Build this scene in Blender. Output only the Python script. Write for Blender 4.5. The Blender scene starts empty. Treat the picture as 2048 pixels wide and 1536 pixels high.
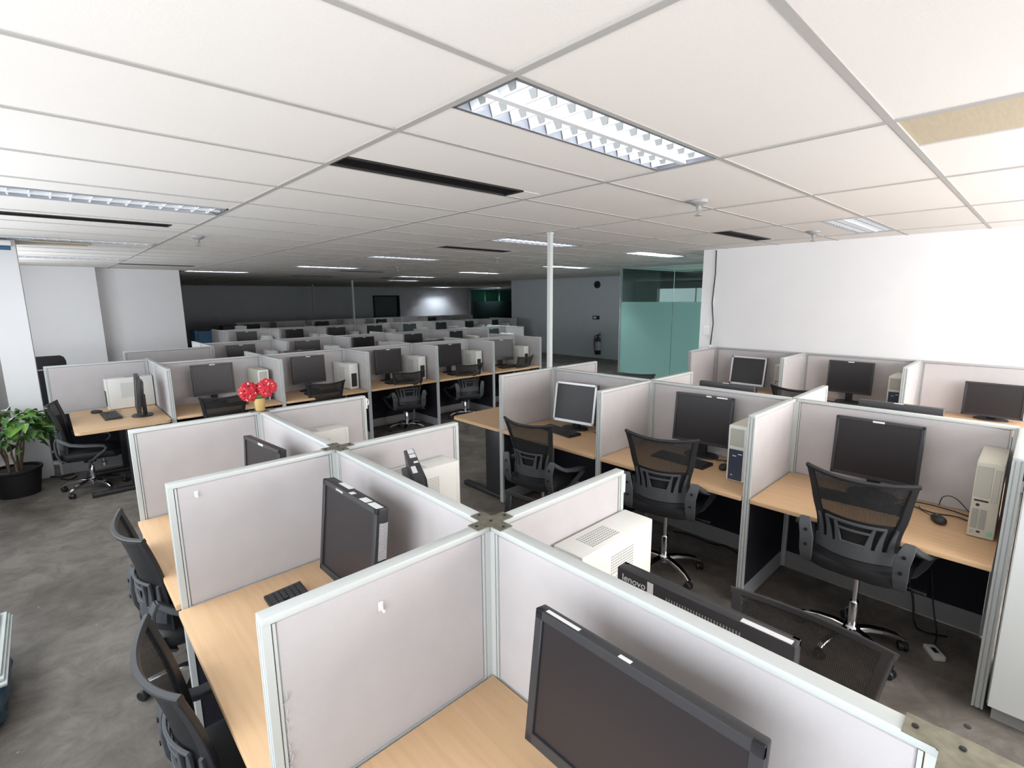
import bpy, bmesh, math, random
from mathutils import Vector, Matrix
R = random.Random(7)
PI = math.pi
scene = bpy.context.scene
COL = scene.collection

# ------------------------------------------------------------------ camera
CAMZ = 1.9924
CEIL = 2.637          # underside of the suspended ceiling
PT = 1.276            # top of the partitions
DESK = 0.745          # top of the worktops
cam_d = bpy.data.cameras.new('camera')
cam_d.sensor_width = 36.0
cam_d.lens = 17.514
cam_d.clip_start = 0.02
cam = bpy.data.objects.new('camera', cam_d)
COL.objects.link(cam)
r_ = Vector((0.7291185620, -0.6843405237, -0.0080106284))
u_ = Vector((0.1224515688, 0.1189300548, 0.9853229193))
f_ = Vector((0.6733436981, 0.7193981441, -0.1705126813))
cam.matrix_world = Matrix(((r_.x, u_.x, -f_.x, 0), (r_.y, u_.y, -f_.y, 0), (r_.z, u_.z, -f_.z, CAMZ), (0, 0, 0, 1)))
scene.camera = cam

# ------------------------------------------------------------------ world, daylight, exposure
w = bpy.data.worlds.new('sky')
scene.world = w
w.use_nodes = True
bg = w.node_tree.nodes['Background']
bg.inputs[0].default_value = (0.80, 0.90, 1.0, 1)
bg.inputs[1].default_value = 1.6
scene.view_settings.view_transform = 'Standard'
scene.view_settings.look = 'None'
scene.view_settings.exposure = 0.25
scene.view_settings.gamma = 1.0
scene.view_settings.use_curve_mapping = False

def area_light(name, loc, rot, sx, sy, power, col):
    d = bpy.data.lights.new(name, 'AREA')
    d.shape = 'RECTANGLE'; d.size = sx; d.size_y = sy; d.energy = power; d.color = col
    o = bpy.data.objects.new(name, d); o.location = loc; o.rotation_euler = rot
    COL.objects.link(o)
    return o
# daylight in the window openings: along the left wall and along the wall behind the camera
area_light('daylight_left_window', (-0.96, 2.65, 1.60), (0, -PI/2, 0), 1.45, 8.0, 112, (0.92, 0.97, 1.0))
area_light('daylight_left_far_window', (-0.96, 9.9, 1.60), (0, -PI/2, 0), 1.45, 3.3, 52, (0.92, 0.97, 1.0))
area_light('office_fill_light', (10.9, 2.25, 1.6), (PI/2, 0, 0), 2.4, 1.3, 45, (0.90, 0.98, 1.0))  # added fill that brightens the glass office; the wall behind it is solid
area_light('daylight_rear_window', (4.3, -1.76, 1.70), (PI/2, 0, 0), 4.9, 1.25, 185, (1.0, 0.98, 0.955))

# ------------------------------------------------------------------ materials
MATS = {}
def nodes(m):
    m.use_nodes = True
    nt = m.node_tree
    return nt, nt.nodes, nt.links, nt.nodes['Principled BSDF']
def mat(name, col, rough=0.5, metal=0.0, spec=0.5, noise=0.0, nscale=20.0, bump=0.0, bscale=200.0, emit=None, estr=0.0, stretch=None, col2=None):
    m = bpy.data.materials.new(name)
    nt, N, L, b = nodes(m)
    b.inputs['Roughness'].default_value = rough
    b.inputs['Metallic'].default_value = metal
    b.inputs['Specular IOR Level'].default_value = spec
    b.inputs['Base Color'].default_value = (*col, 1)
    tc = N.new('ShaderNodeTexCoord')
    if noise or col2:
        mp = N.new('ShaderNodeMapping')
        if stretch: mp.inputs['Scale'].default_value = stretch
        L.new(tc.outputs['Object'], mp.inputs['Vector'])
        n = N.new('ShaderNodeTexNoise'); n.inputs['Scale'].default_value = nscale; n.inputs['Detail'].default_value = 5
        L.new(mp.outputs[0], n.inputs['Vector'])
        rp = N.new('ShaderNodeValToRGB')
        rp.color_ramp.elements[0].position = 0.3; rp.color_ramp.elements[1].position = 0.7
        c2 = col2 or tuple(max(0, c*(1-noise)) for c in col)
        rp.color_ramp.elements[0].color = (*c2, 1); rp.color_ramp.elements[1].color = (*col, 1)
        L.new(n.outputs['Fac'], rp.inputs['Fac']); L.new(rp.outputs[0], b.inputs['Base Color'])
    if bump:
        n2 = N.new('ShaderNodeTexNoise'); n2.inputs['Scale'].default_value = bscale; n2.inputs['Detail'].default_value = 2
        L.new(tc.outputs['Object'], n2.inputs['Vector'])
        bp = N.new('ShaderNodeBump'); bp.inputs['Strength'].default_value = bump; bp.inputs['Distance'].default_value = 0.002
        L.new(n2.outputs['Fac'], bp.inputs['Height']); L.new(bp.outputs[0], b.inputs['Normal'])
    if emit:
        b.inputs['Emission Color'].default_value = (*emit, 1); b.inputs['Emission Strength'].default_value = estr
    MATS[name] = m
    return m

mat('wall_white', (0.80, 0.79, 0.80), 0.6, noise=0.03, nscale=3)
mat('wall_grey', (0.68, 0.70, 0.74), 0.6, noise=0.04, nscale=3)
mat('wall_dim', (0.78, 0.78, 0.82), 0.6, noise=0.06, nscale=2)
mat('tile', (0.82, 0.775, 0.74), 0.85, spec=0.2, noise=0.035, nscale=130, bump=0.25, bscale=180)
mat('tee', (0.44, 0.42, 0.40), 0.6)
mat('void', (0.02, 0.02, 0.02), 0.9)
mat('plywood', (0.55, 0.46, 0.33), 0.7, noise=0.12, nscale=4, stretch=(3, 30, 3))
mat('fabric', (0.56, 0.53, 0.535), 0.9, spec=0.15, noise=0.05, nscale=9, bump=0.35, bscale=900)
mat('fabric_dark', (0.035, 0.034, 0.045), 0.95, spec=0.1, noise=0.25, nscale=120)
mat('rail', (0.56, 0.585, 0.575), 0.38, spec=0.5)
mat('rail_grey', (0.42, 0.42, 0.43), 0.42)
mat('kick', (0.33, 0.33, 0.34), 0.5)
mat('beech', (0.75, 0.50, 0.30), 0.42, spec=0.4, col2=(0.66, 0.43, 0.235), nscale=2.2, stretch=(1.2, 22, 6))
mat('black_plastic', (0.022, 0.022, 0.025), 0.42, spec=0.5)
mat('black_matte', (0.014, 0.014, 0.016), 0.7)
mat('grey_plastic', (0.080, 0.085, 0.093), 0.48, noise=0.1, nscale=60)
mat('frame_plastic', (0.022, 0.023, 0.026), 0.45, noise=0.1, nscale=60)
mat('seat_black', (0.010, 0.010, 0.012), 0.5, bump=0.3, bscale=700)
mat('screen', (0.024, 0.020, 0.022), 0.32, spec=0.35)
mat('bezel', (0.030, 0.030, 0.034), 0.38)
mat('silver', (0.62, 0.62, 0.63), 0.35, metal=0.35)
mat('chrome', (0.72, 0.72, 0.74), 0.14, metal=1.0)
mat('steel', (0.36, 0.35, 0.28), 0.38, metal=0.8, noise=0.35, nscale=40)
mat('case_white', (0.80, 0.80, 0.76), 0.45, noise=0.03, nscale=8)
mat('case_cream', (0.62, 0.60, 0.51), 0.45, noise=0.03, nscale=8)
mat('case_front', (0.50, 0.49, 0.42), 0.5)
mat('case_blue', (0.045, 0.06, 0.095), 0.4)
mat('vent_grey', (0.30, 0.30, 0.29), 0.6)
mat('sticker', (0.82, 0.82, 0.84), 0.5)
mat('print_grey', (0.42, 0.43, 0.45), 0.5)
mat('print_green', (0.25, 0.55, 0.42), 0.5)
mat('white_plastic', (0.82, 0.82, 0.80), 0.4)
mat('key', (0.040, 0.040, 0.044), 0.5)
mat('vent_black', (0.010, 0.008, 0.009), 0.45)
mat('reflector', (0.40, 0.41, 0.44), 0.3, metal=0.7)
mat('louvre', (0.86, 0.87, 0.90), 0.35, metal=0.15)
mat('tube_lit', (0.9, 0.93, 1.0), 0.5, emit=(0.90, 0.95, 1.0), estr=9.0)
mat('tube_dim', (0.9, 0.93, 1.0), 0.5, emit=(0.88, 0.95, 1.0), estr=70.0)
mat('tube_far', (0.9, 0.95, 1.0), 0.5, emit=(0.84, 0.94, 1.0), estr=330.0)
mat('tube_glow', (0.9, 0.95, 1.0), 0.5, emit=(0.88, 0.95, 1.0), estr=1.2)
mat('tube_off', (0.80, 0.82, 0.84), 0.3)
mat('soil', (0.03, 0.022, 0.016), 0.95)
mat('pot_black', (0.010, 0.010, 0.011), 0.55)
mat('bark', (0.20, 0.15, 0.10), 0.9, noise=0.3, nscale=30)
mat('leaf', (0.16, 0.34, 0.055), 0.42, noise=0.35, nscale=9)
mat('leaf_dark', (0.06, 0.17, 0.035), 0.42, noise=0.3, nscale=9)
mat('petal', (0.62, 0.020, 0.045), 0.6, noise=0.3, nscale=60)
mat('stamen', (0.85, 0.50, 0.35), 0.6)
mat('vase', (0.62, 0.43, 0.18), 0.35, metal=0.3)
mat('blue_plastic', (0.05, 0.13, 0.22), 0.3, noise=0.5, nscale=14)
mat('blue_panel', (0.03, 0.11, 0.22), 0.5)
mat('board_pale', (0.60, 0.65, 0.64), 0.5, noise=0.08, nscale=10)
mat('door_grey', (0.14, 0.17, 0.17), 0.5)
mat('dark_green', (0.010, 0.020, 0.019), 0.35)
mat('cabinet_white', (0.74, 0.77, 0.76), 0.45)
mat('cable', (0.012, 0.012, 0.013), 0.5)
mat('ext_red', (0.020, 0.022, 0.026), 0.35)

def glass_mat(name, tint, face, rough, mixf):
    m = bpy.data.materials.new(name)
    m.use_nodes = True
    nt = m.node_tree; N = nt.nodes; L = nt.links
    for n in list(N): N.remove(n)
    out = N.new('ShaderNodeOutputMaterial')
    tr = N.new('ShaderNodeBsdfTransparent'); tr.inputs[0].default_value = (*tint, 1)
    gl = N.new('ShaderNodeBsdfGlossy'); gl.inputs['Roughness'].default_value = rough
    gl.inputs['Color'].default_value = (0.8, 0.95, 0.92, 1)
    fr = N.new('ShaderNodeFresnel'); fr.inputs[0].default_value = 1.45
    mx = N.new('ShaderNodeMixShader')
    L.new(fr.outputs[0], mx.inputs[0]); L.new(tr.outputs[0], mx.inputs[1]); L.new(gl.outputs[0], mx.inputs[2])
    if mixf > 0:
        df = N.new('ShaderNodeBsdfDiffuse'); df.inputs[0].default_value = (*face, 1)
        tl = N.new('ShaderNodeBsdfTranslucent'); tl.inputs[0].default_value = (*face, 1)
        m1 = N.new('ShaderNodeMixShader'); m1.inputs[0].default_value = 0.55
        L.new(df.outputs[0], m1.inputs[1]); L.new(tl.outputs[0], m1.inputs[2])
        m2 = N.new('ShaderNodeMixShader'); m2.inputs[0].default_value = mixf
        L.new(mx.outputs[0], m2.inputs[1]); L.new(m1.outputs[0], m2.inputs[2])
        L.new(m2.outputs[0], out.inputs[0])
    else:
        L.new(mx.outputs[0], out.inputs[0])
    MATS[name] = m
glass_mat('glass', (0.80, 0.93, 0.90), None, 0.02, 0)
glass_mat('glass_green', (0.45, 0.72, 0.62), None, 0.03, 0)
glass_mat('frosted', (0.6, 0.8, 0.77), (0.60, 0.84, 0.80), 0.3, 0.88)

def net_mat():
    m = bpy.data.materials.new('net')
    nt, N, L, b = nodes(m)
    b.inputs['Base Color'].default_value = (0.012, 0.012, 0.013, 1)
    b.inputs['Roughness'].default_value = 0.75
    tc = N.new('ShaderNodeTexCoord')
    w1 = N.new('ShaderNodeTexWave'); w1.bands_direction = 'Z'; w1.inputs['Scale'].default_value = 55
    w2 = N.new('ShaderNodeTexWave'); w2.bands_direction = 'Y'; w2.inputs['Scale'].default_value = 55
    L.new(tc.outputs['Object'], w1.inputs['Vector']); L.new(tc.outputs['Object'], w2.inputs['Vector'])
    mu = N.new('ShaderNodeMath'); mu.operation = 'MULTIPLY'
    L.new(w1.outputs['Fac'], mu.inputs[0]); L.new(w2.outputs['Fac'], mu.inputs[1])
    mr = N.new('ShaderNodeMapRange'); mr.inputs['To Min'].default_value = 0.97; mr.inputs['To Max'].default_value = 0.50
    L.new(mu.outputs[0], mr.inputs['Value'])
    L.new(mr.outputs[0], b.inputs['Alpha'])
    MATS['net'] = m
net_mat()

def floor_mat():
    m = bpy.data.materials.new('concrete_floor')
    nt, N, L, b = nodes(m)
    tc = N.new('ShaderNodeTexCoord')
    def noise(sc, det, rough=0.6, dist=0.0):
        n = N.new('ShaderNodeTexNoise'); n.inputs['Scale'].default_value = sc; n.inputs['Detail'].default_value = det
        n.inputs['Roughness'].default_value = rough; n.inputs['Distortion'].default_value = dist
        L.new(tc.outputs['Object'], n.inputs['Vector']); return n
    def ramp(src, p0, c0, p1, c1):
        r = N.new('ShaderNodeValToRGB'); e = r.color_ramp.elements
        e[0].position = p0; e[0].color = (*c0, 1); e[1].position = p1; e[1].color = (*c1, 1)
        L.new(src.outputs['Fac'], r.inputs['Fac']); return r
    a = ramp(noise(1.3, 8, 0.65, 0.6), 0.34, (0.125, 0.108, 0.093), 0.66, (0.285, 0.258, 0.232))
    c = ramp(noise(5.5, 7, 0.7, 1.2), 0.36, (0.45, 0.42, 0.38), 0.62, (1, 1, 1))
    mx = N.new('ShaderNodeMixRGB'); mx.blend_type = 'MULTIPLY'; mx.inputs[0].default_value = 0.6
    L.new(a.outputs[0], mx.inputs[1]); L.new(c.outputs[0], mx.inputs[2])
    sp = ramp(noise(34, 3, 0.5), 0.735, (0, 0, 0), 0.76, (1, 1, 1))
    mx2 = N.new('ShaderNodeMixRGB'); mx2.inputs[2].default_value = (0.42, 0.41, 0.40, 1)
    L.new(sp.outputs[0], mx2.inputs[0]); L.new(mx.outputs[0], mx2.inputs[1])
    L.new(mx2.outputs[0], b.inputs['Base Color'])
    rr = ramp(noise(3, 5), 0.3, (0.34, 0.34, 0.34), 0.7, (0.62, 0.62, 0.62))
    L.new(rr.outputs[0], b.inputs['Roughness'])
    bp = N.new('ShaderNodeBump'); bp.inputs['Strength'].default_value = 0.25; bp.inputs['Distance'].default_value = 0.004
    n3 = noise(26, 6); L.new(n3.outputs['Fac'], bp.inputs['Height']); L.new(bp.outputs[0], b.inputs['Normal'])
    MATS['concrete_floor'] = m
floor_mat()

def barcode_mat():
    m = bpy.data.materials.new('barcode')
    nt, N, L, b = nodes(m)
    tc = N.new('ShaderNodeTexCoord')
    wv = N.new('ShaderNodeTexWave'); wv.bands_direction = 'Z'; wv.inputs['Scale'].default_value = 70; wv.inputs['Distortion'].default_value = 3
    L.new(tc.outputs['Object'], wv.inputs['Vector'])
    rp = N.new('ShaderNodeValToRGB'); rp.color_ramp.interpolation = 'CONSTANT'
    rp.color_ramp.elements[0].color = (0.05, 0.05, 0.05, 1); rp.color_ramp.elements[1].position = 0.45
    rp.color_ramp.elements[1].color = (0.82, 0.82, 0.84, 1)
    L.new(wv.outputs['Fac'], rp.inputs['Fac']); L.new(rp.outputs[0], b.inputs['Base Color'])
    MATS['barcode'] = m
barcode_mat()

# ------------------------------------------------------------------ mesh helpers
class MB:
    def __init__(s): s.v = []; s.f = []
    def add(s, vs, fs):
        o = len(s.v); s.v += [tuple(p) for p in vs]; s.f += [tuple(i+o for i in f) for f in fs]; return s
    def box(s, x0, x1, y0, y1, z0, z1):
        return s.add([(x0,y0,z0),(x1,y0,z0),(x1,y1,z0),(x0,y1,z0),(x0,y0,z1),(x1,y0,z1),(x1,y1,z1),(x0,y1,z1)],
                     [(0,3,2,1),(4,5,6,7),(0,1,5,4),(1,2,6,5),(2,3,7,6),(3,0,4,7)])
    def rbox(s, x0, x1, y0, y1, z0, z1, r=0.005, seg=2, M=None):
        bm = bmesh.new(); bmesh.ops.create_cube(bm, size=1)
        for v in bm.verts:
            v.co = Vector(((x0+x1)/2+v.co.x*(x1-x0), (y0+y1)/2+v.co.y*(y1-y0), (z0+z1)/2+v.co.z*(z1-z0)))
        bmesh.ops.bevel(bm, geom=bm.edges[:], offset=r, segments=seg, affect='EDGES', profile=0.5)
        bm.verts.index_update()
        vs = [(M @ v.co) if M else v.co.copy() for v in bm.verts]
        fs = [[v.index for v in f.verts] for f in bm.faces]
        bm.free(); return s.add(vs, fs)
    def slab(s, x0, x1, y0, y1, z0, z1, rc=0.03, n=5):
        # flat board with rounded plan corners
        pts = []
        for cx, cy, a0 in ((x1-rc, y1-rc, 0), (x0+rc, y1-rc, PI/2), (x0+rc, y0+rc, PI), (x1-rc, y0+rc, 1.5*PI)):
            for i in range(n+1):
                a = a0+PI/2*i/n; pts.append((cx+rc*math.cos(a), cy+rc*math.sin(a)))
        return s.prism(pts, z0, z1, 'z')
    def prism(s, poly, a, b, axis='z'):
        n = len(poly)
        def P(p, h): return {'z': (p[0], p[1], h), 'x': (h, p[0], p[1]), 'y': (p[0], h, p[1])}[axis]
        vs = [P(p, a) for p in poly]+[P(p, b) for p in poly]
        fs = [tuple(range(n))[::-1], tuple(range(n, 2*n))]+[(i, (i+1) % n, n+(i+1) % n, n+i) for i in range(n)]
        return s.add(vs, fs)
    def sweep(s, pts, W, N, w, t, closed=False):
        n = len(pts); vs = []
        for i in range(n):
            p = Vector(pts[i]); a = Vector(W[i] if isinstance(W, list) else W).normalized(); b = Vector(N[i] if isinstance(N, list) else N).normalized()
            ww = w[i] if isinstance(w, (list, tuple)) else w; tt = t[i] if isinstance(t, (list, tuple)) else t
            k = 0.32
            for su, sv in ((-1,-1+k),(-1+k*tt/ww,-1),(1-k*tt/ww,-1),(1,-1+k),(1,1-k),(1-k*tt/ww,1),(-1+k*tt/ww,1),(-1,1-k)):
                vs.append(p+a*su*ww/2+b*sv*tt/2)
        fs = []
        for i in range(n if closed else n-1):
            j = (i+1) % n
            for q in range(8): fs.append((i*8+q, i*8+(q+1) % 8, j*8+(q+1) % 8, j*8+q))
        if not closed: fs += [tuple(range(8))[::-1], tuple(range((n-1)*8, n*8))]
        return s.add(vs, fs)
    def tube(s, pts, r, n=8):
        P = [Vector(p) for p in pts]; m = len(P); vs = []; prev = None
        for i in range(m):
            d = (P[min(i+1, m-1)]-P[max(i-1, 0)]).normalized()
            if prev is None:
                a = d.orthogonal().normalized()
            else:
                a = prev-d*prev.dot(d)
                a = a.normalized() if a.length > 1e-5 else d.orthogonal().normalized()
            prev = a; b = d.cross(a); rr = r[i] if isinstance(r, (list, tuple)) else r
            for k in range(n):
                an = 2*PI*k/n; vs.append(P[i]+(a*math.cos(an)+b*math.sin(an))*rr)
        fs = [(i*n+k, i*n+(k+1) % n, (i+1)*n+(k+1) % n, (i+1)*n+k) for i in range(m-1) for k in range(n)]
        fs += [tuple(range(n))[::-1], tuple(range((m-1)*n, m*n))]
        return s.add(vs, fs)
    def lathe(s, prof, n=20, c=(0,0,0), axis='z'):
        vs = []; m = len(prof)
        for r, z in prof:
            for k in range(n):
                a = 2*PI*k/n; x, y = r*math.cos(a), r*math.sin(a)
                p = {'z': (x, y, z), 'x': (z, x, y), 'y': (y, z, x)}[axis]
                vs.append((p[0]+c[0], p[1]+c[1], p[2]+c[2]))
        fs = [(i*n+k, i*n+(k+1) % n, (i+1)*n+(k+1) % n, (i+1)*n+k) for i in range(m-1) for k in range(n)]
        fs += [tuple(range(n))[::-1], tuple(range((m-1)*n, m*n))]
        return s.add(vs, fs)
    def superq(s, a, b, c, e1=0.5, e2=0.4, nu=28, nv=14, ctr=(0,0,0), fn=None):
        def pw(x, e): return math.copysign(abs(x)**e, x)
        vs = []
        for j in range(nv+1):
            ph = -PI/2+PI*j/nv
            for i in range(nu):
                th = 2*PI*i/nu
                p = [a*pw(math.cos(ph), e1)*pw(math.cos(th), e2), b*pw(math.cos(ph), e1)*pw(math.sin(th), e2), c*pw(math.sin(ph), e1)]
                if fn: p = fn(p)
                vs.append((p[0]+ctr[0], p[1]+ctr[1], p[2]+ctr[2]))
        fs = [(j*nu+i, j*nu+(i+1) % nu, (j+1)*nu+(i+1) % nu, (j+1)*nu+i) for j in range(nv) for i in range(nu)]
        return s.add(vs, fs)
    def grid(s, fn, nu, nv):
        vs = [fn(i/nu, j/nv) for j in range(nv+1) for i in range(nu+1)]
        fs = [(j*(nu+1)+i, j*(nu+1)+i+1, (j+1)*(nu+1)+i+1, (j+1)*(nu+1)+i) for j in range(nv) for i in range(nu)]
        return s.add(vs, fs)
    def mesh(s, name, m, smooth=True, ang=38):
        me = bpy.data.meshes.new(name); me.from_pydata(s.v, [], s.f); me.validate()
        bm = bmesh.new(); bm.from_mesh(me); bmesh.ops.recalc_face_normals(bm, faces=bm.faces[:]); bm.to_mesh(me); bm.free()
        me.materials.append(MATS[m])
        if smooth:
            me.shade_smooth(); me.set_sharp_from_angle(angle=math.radians(ang))
        return me

LABELS = {}
def set_props(o, label=None, cat=None, group=None, kind=None):
    if label:
        o['label'] = label
        if cat: LABELS.setdefault(label, []).append(o.name)
    if cat: o['category'] = cat
    if group: o['group'] = group
    if kind: o['kind'] = kind
def link(name, me, parent=None, loc=(0,0,0), rot=(0,0,0)):
    o = bpy.data.objects.new(name, me); COL.objects.link(o)
    o.location = loc; o.rotation_euler = rot
    if parent: o.parent = parent
    return o
def thing(name, label, cat, loc=(0,0,0), rz=0.0, group=None):
    o = link(name, None, None, loc, (0, 0, rz)); o.empty_display_size = 0.1
    set_props(o, label, cat, group); return o
def struct(name, mb, m, parent=None, smooth=False):
    o = link(name, mb.mesh(name, m, smooth), parent)
    if not parent: o['kind'] = 'structure'
    return o
# a prototype is a list of (part name, mesh, location, rotation, label, kind, children, lift flag)
def P(name, me, loc=(0,0,0), rot=(0,0,0), label=None, kind=None, ch=(), lift=False):
    return (name, me, loc, rot, label, kind, ch, lift)
def put(proto, root, lift=0.0):
    for name, me, loc, rot, label, kind, ch, lf in proto:
        l = (loc[0], loc[1], loc[2]+(lift if lf else 0))
        o = link(name, me, root, l, rot); set_props(o, label, None, None, kind)
        for c in ch:
            q = link(c[0], c[1], o, c[2], c[3]); set_props(q, c[4], None, None, c[5])
def inst(proto, name, label, cat, loc, rz=0.0, group=None, lift=0.0):
    r = thing(name, label, cat, loc, rz, group); put(proto, r, lift); return r
ORD = ['first', 'second', 'third', 'fourth', 'fifth', 'sixth', 'seventh', 'eighth', 'ninth', 'tenth']

# ------------------------------------------------------------------ room shell
struct('floor', MB().box(-1.05, 27, -2.0, 27, -0.1, 0.0), 'concrete_floor')
ceiling = struct('ceiling', MB().box(-1.05, 27, -2.0, 27, CEIL+0.16, CEIL+0.25), 'void')
# left window wall with openings
wl = MB()
wl.box(-1.05, -0.85, -2.0, 12.8, 0, 0.85).box(-1.05, -0.85, -2.0, 12.8, 2.36, CEIL+0.2)
for y0, y1 in ((-2.0, -1.45), (1.9, 2.2), (5.0, 5.3), (7.4, 8.2), (11.6, 12.8)): wl.box(-1.05, -0.85, y0, y1, 0.85, 2.36)
struct('wall_left', wl, 'wall_white')
wr = MB()
wr.box(-1.05, 7.26, -1.85, -1.65, 0, 1.05).box(-1.0, 7.26, -1.85, -1.65, 2.36, CEIL+0.2)
for x0, x1 in ((-1.0, 1.8), (3.4, 3.6), (5.2, 5.4), (6.75, 7.26)): wr.box(x0, x1, -1.85, -1.65, 0.85, 2.36)
struct('wall_rear', wr, 'wall_white')
k = 0
for a, b in ((-1.45, 1.9), (2.2, 5.0), (5.3, 7.4), (8.2, 11.6)):
    k += 1; m = MB()
    for y in (a, (a+b)/2-0.02, b-0.04): m.box(-1.0, -0.94, y, y+0.04, 0.85, 2.36)
    m.box(-1.0, -0.94, a, b, 0.85, 0.89).box(-1.0, -0.94, a, b, 2.32, 2.36)
    struct('window_%d' % k, m, 'rail')
for a, b in ((1.8, 3.4), (3.6, 5.2), (5.4, 6.75)):
    k += 1; m = MB()
    for x in (a, b-0.04): m.box(x, x+0.04, -1.8, -1.74, 0.85, 2.36)
    m.box(a, b, -1.8, -1.74, 0.85, 0.89).box(a, b, -1.8, -1.74, 2.32, 2.36)
    struct('window_%d' % k, m, 'rail')
struct('wall_column', MB().box(-0.37, -0.105, 7.62, 8.22, 0, CEIL+0.1), 'wall_white')
struct('wall_right', MB().box(7.06, 7.26, -1.85, 3.47, 0, CEIL+0.1), 'wall_white')
struct('wall_right_pier', MB().box(7.03, 7.06, 3.30, 3.47, 0, CEIL+0.1), 'wall_white')
struct('wall_right_return', MB().box(7.26, 9.4, 3.2, 3.4, 0, CEIL+0.1), 'wall_white')
struct('wall_far_left_pier', MB().box(-1.05, 0.88, 12.8, 13.3, 0, CEIL+0.1), 'wall_white')
struct('wall_far_left', MB().box(0.5, 2.32, 13.08, 26.1, 0, CEIL+0.1), 'wall_white')
struct('wall_back', MB().box(2.3, 27, 26.0, 26.2, 0, CEIL+0.1), 'wall_dim')
struct('wall_corridor', MB().box(13.3, 13.5, 2.0, 14.2, 0, CEIL+0.1), 'wall_grey')
struct('wall_corridor_return', MB().box(13.5, 27, 14.0, 14.2, 0, CEIL+0.1), 'wall_grey')
struct('wall_office_side', MB().box(9.4, 13.3, 2.0, 2.2, 0, CEIL+0.1), 'wall_white')
struct('wall_end', MB().box(26.8, 27, 14.2, 26, 0, CEIL+0.1), 'wall_dim')
# glazed office front: clear above, frosted film below
gw = struct('wall_glass', MB().box(9.28, 9.34, 3.4, 6.45, CEIL-0.035, CEIL+0.02).box(9.28, 9.34, 3.4, 6.45, 0, 0.05).box(9.285, 9.335, 6.42, 6.45, 0, CEIL), 'kick')
for y0, y1 in ((3.4, 5.18), (5.19, 6.42)):
    link('pane', MB().box(9.30, 9.312, y0, y1, 0.05, CEIL-0.03).mesh('pane', 'glass', False), gw)
    o = link('frosted_film', MB().box(9.294, 9.298, y0, y1, 0.05, 1.885).mesh('frosted_film', 'frosted', False), gw)
    set_props(o, 'pale teal frosted film on the lower glass')
gs = struct('wall_glass_side', MB().box(9.34, 13.3, 6.42, 6.45, CEIL-0.035, CEIL), 'kick')
link('pane', MB().box(9.34, 13.3, 6.43, 6.442, 0.0, CEIL-0.03).mesh('pane', 'glass', False), gs)
struct('wall_office_partition', MB().box(12.3, 12.45, 2.2, 5.6, 0, CEIL), 'wall_white')
# far door and dark screen at the back wall
d = struct('door_1', MB().box(13.75, 15.15, 25.93, 26.0, 0, 2.12), 'door_grey')
link('door_frame', MB().box(15.15, 15.34, 25.9, 26.0, 0, 2.18).box(13.69, 13.75, 25.9, 26.0, 0, 2.18).box(13.69, 15.34, 25.9, 26.0, 2.12, 2.18).mesh('door_frame', 'dark_green', False), d)
fg = struct('wall_far_glass', MB().box(20.3, 20.42, 25.6, 25.7, 0, CEIL).box(20.3, 26.8, 25.6, 25.7, CEIL-0.12, CEIL), 'kick')
for i in range(5):
    link('pane', MB().box(20.42+i*1.25, 21.64+i*1.25, 25.63, 25.66, 0.0, CEIL-0.12).mesh('pane', 'glass_green', False), fg)
scr = thing('screen_board', 'large dark green board at the far end beside the corridor wall corner', 'board', (22.9, 25.45, 0))
link('board', MB().rbox(-2.5, 2.5, -0.03, 0.03, 0.3, 1.78, 0.01).mesh('board', 'dark_green'), scr)
for x in (-2.3, 2.3): link('post', MB().box(x-0.04, x+0.04, -0.05, 0.05, 0, 0.3).mesh('post', 'black_matte', False), scr)

# ------------------------------------------------------------------ suspended ceiling
GX, GY, DX, DY = 1.1005, 1.157, 1.344, 0.6633
def gx(b): return GX+DX*b
def gy(a): return GY+DY*a
LIGHT = {}   # (b, y0) : tube material for both halves
VENT = []
for b, yi, kind in ((0, 0, 'on'), (-1, 1, 'half'), (-1, 2, 'off'), (-1, 3, 'off'), (2, 1, 'on'), (2, 2, 'on'), (2, 3, 'dim'), (1, 4, 'dim'),
                    (4, 1, 'far'), (5, 2, 'far'), (5, 3, 'far'), (3, 0, 'off'), (5, 4, 'dim'), (7, 1, 'far'), (6, 5, 'dim'), (14, 6, 'far'), (12, 8, 'far'), (15, 8, 'far')):
    LIGHT[(b, yi)] = kind
for b, yi in ((0, 0), (-1, 1), (2, 1), (3, 0), (0, 3), (3, 3), (3, 4), (5, 4)): VENT.append((b, yi))
def light_y(yi): return GY+yi*2.985
def vent_y(yi): return GY+yi*2.985+1.15
def inside(x, y):
    if y > 26 or x > 26.8: return False
    if x > 13.3 and y < 14.2: return False
    if x > 7.2 and y < 3.3: return False
    if x < 2.3 and y > 13.1: return False
    return x > -1.6 and y > -1.9
TILE_MESH = {}
tiles = []
def tile(x0, x1, y0, y1):
    g = 0.009; w_, h_ = x1-x0-2*g, y1-y0-2*g
    if w_ < 0.04 or h_ < 0.04: return
    tiles.append(((x0+x1)/2, (y0+y1)/2, round(w_, 3), round(h_, 3)))
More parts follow.
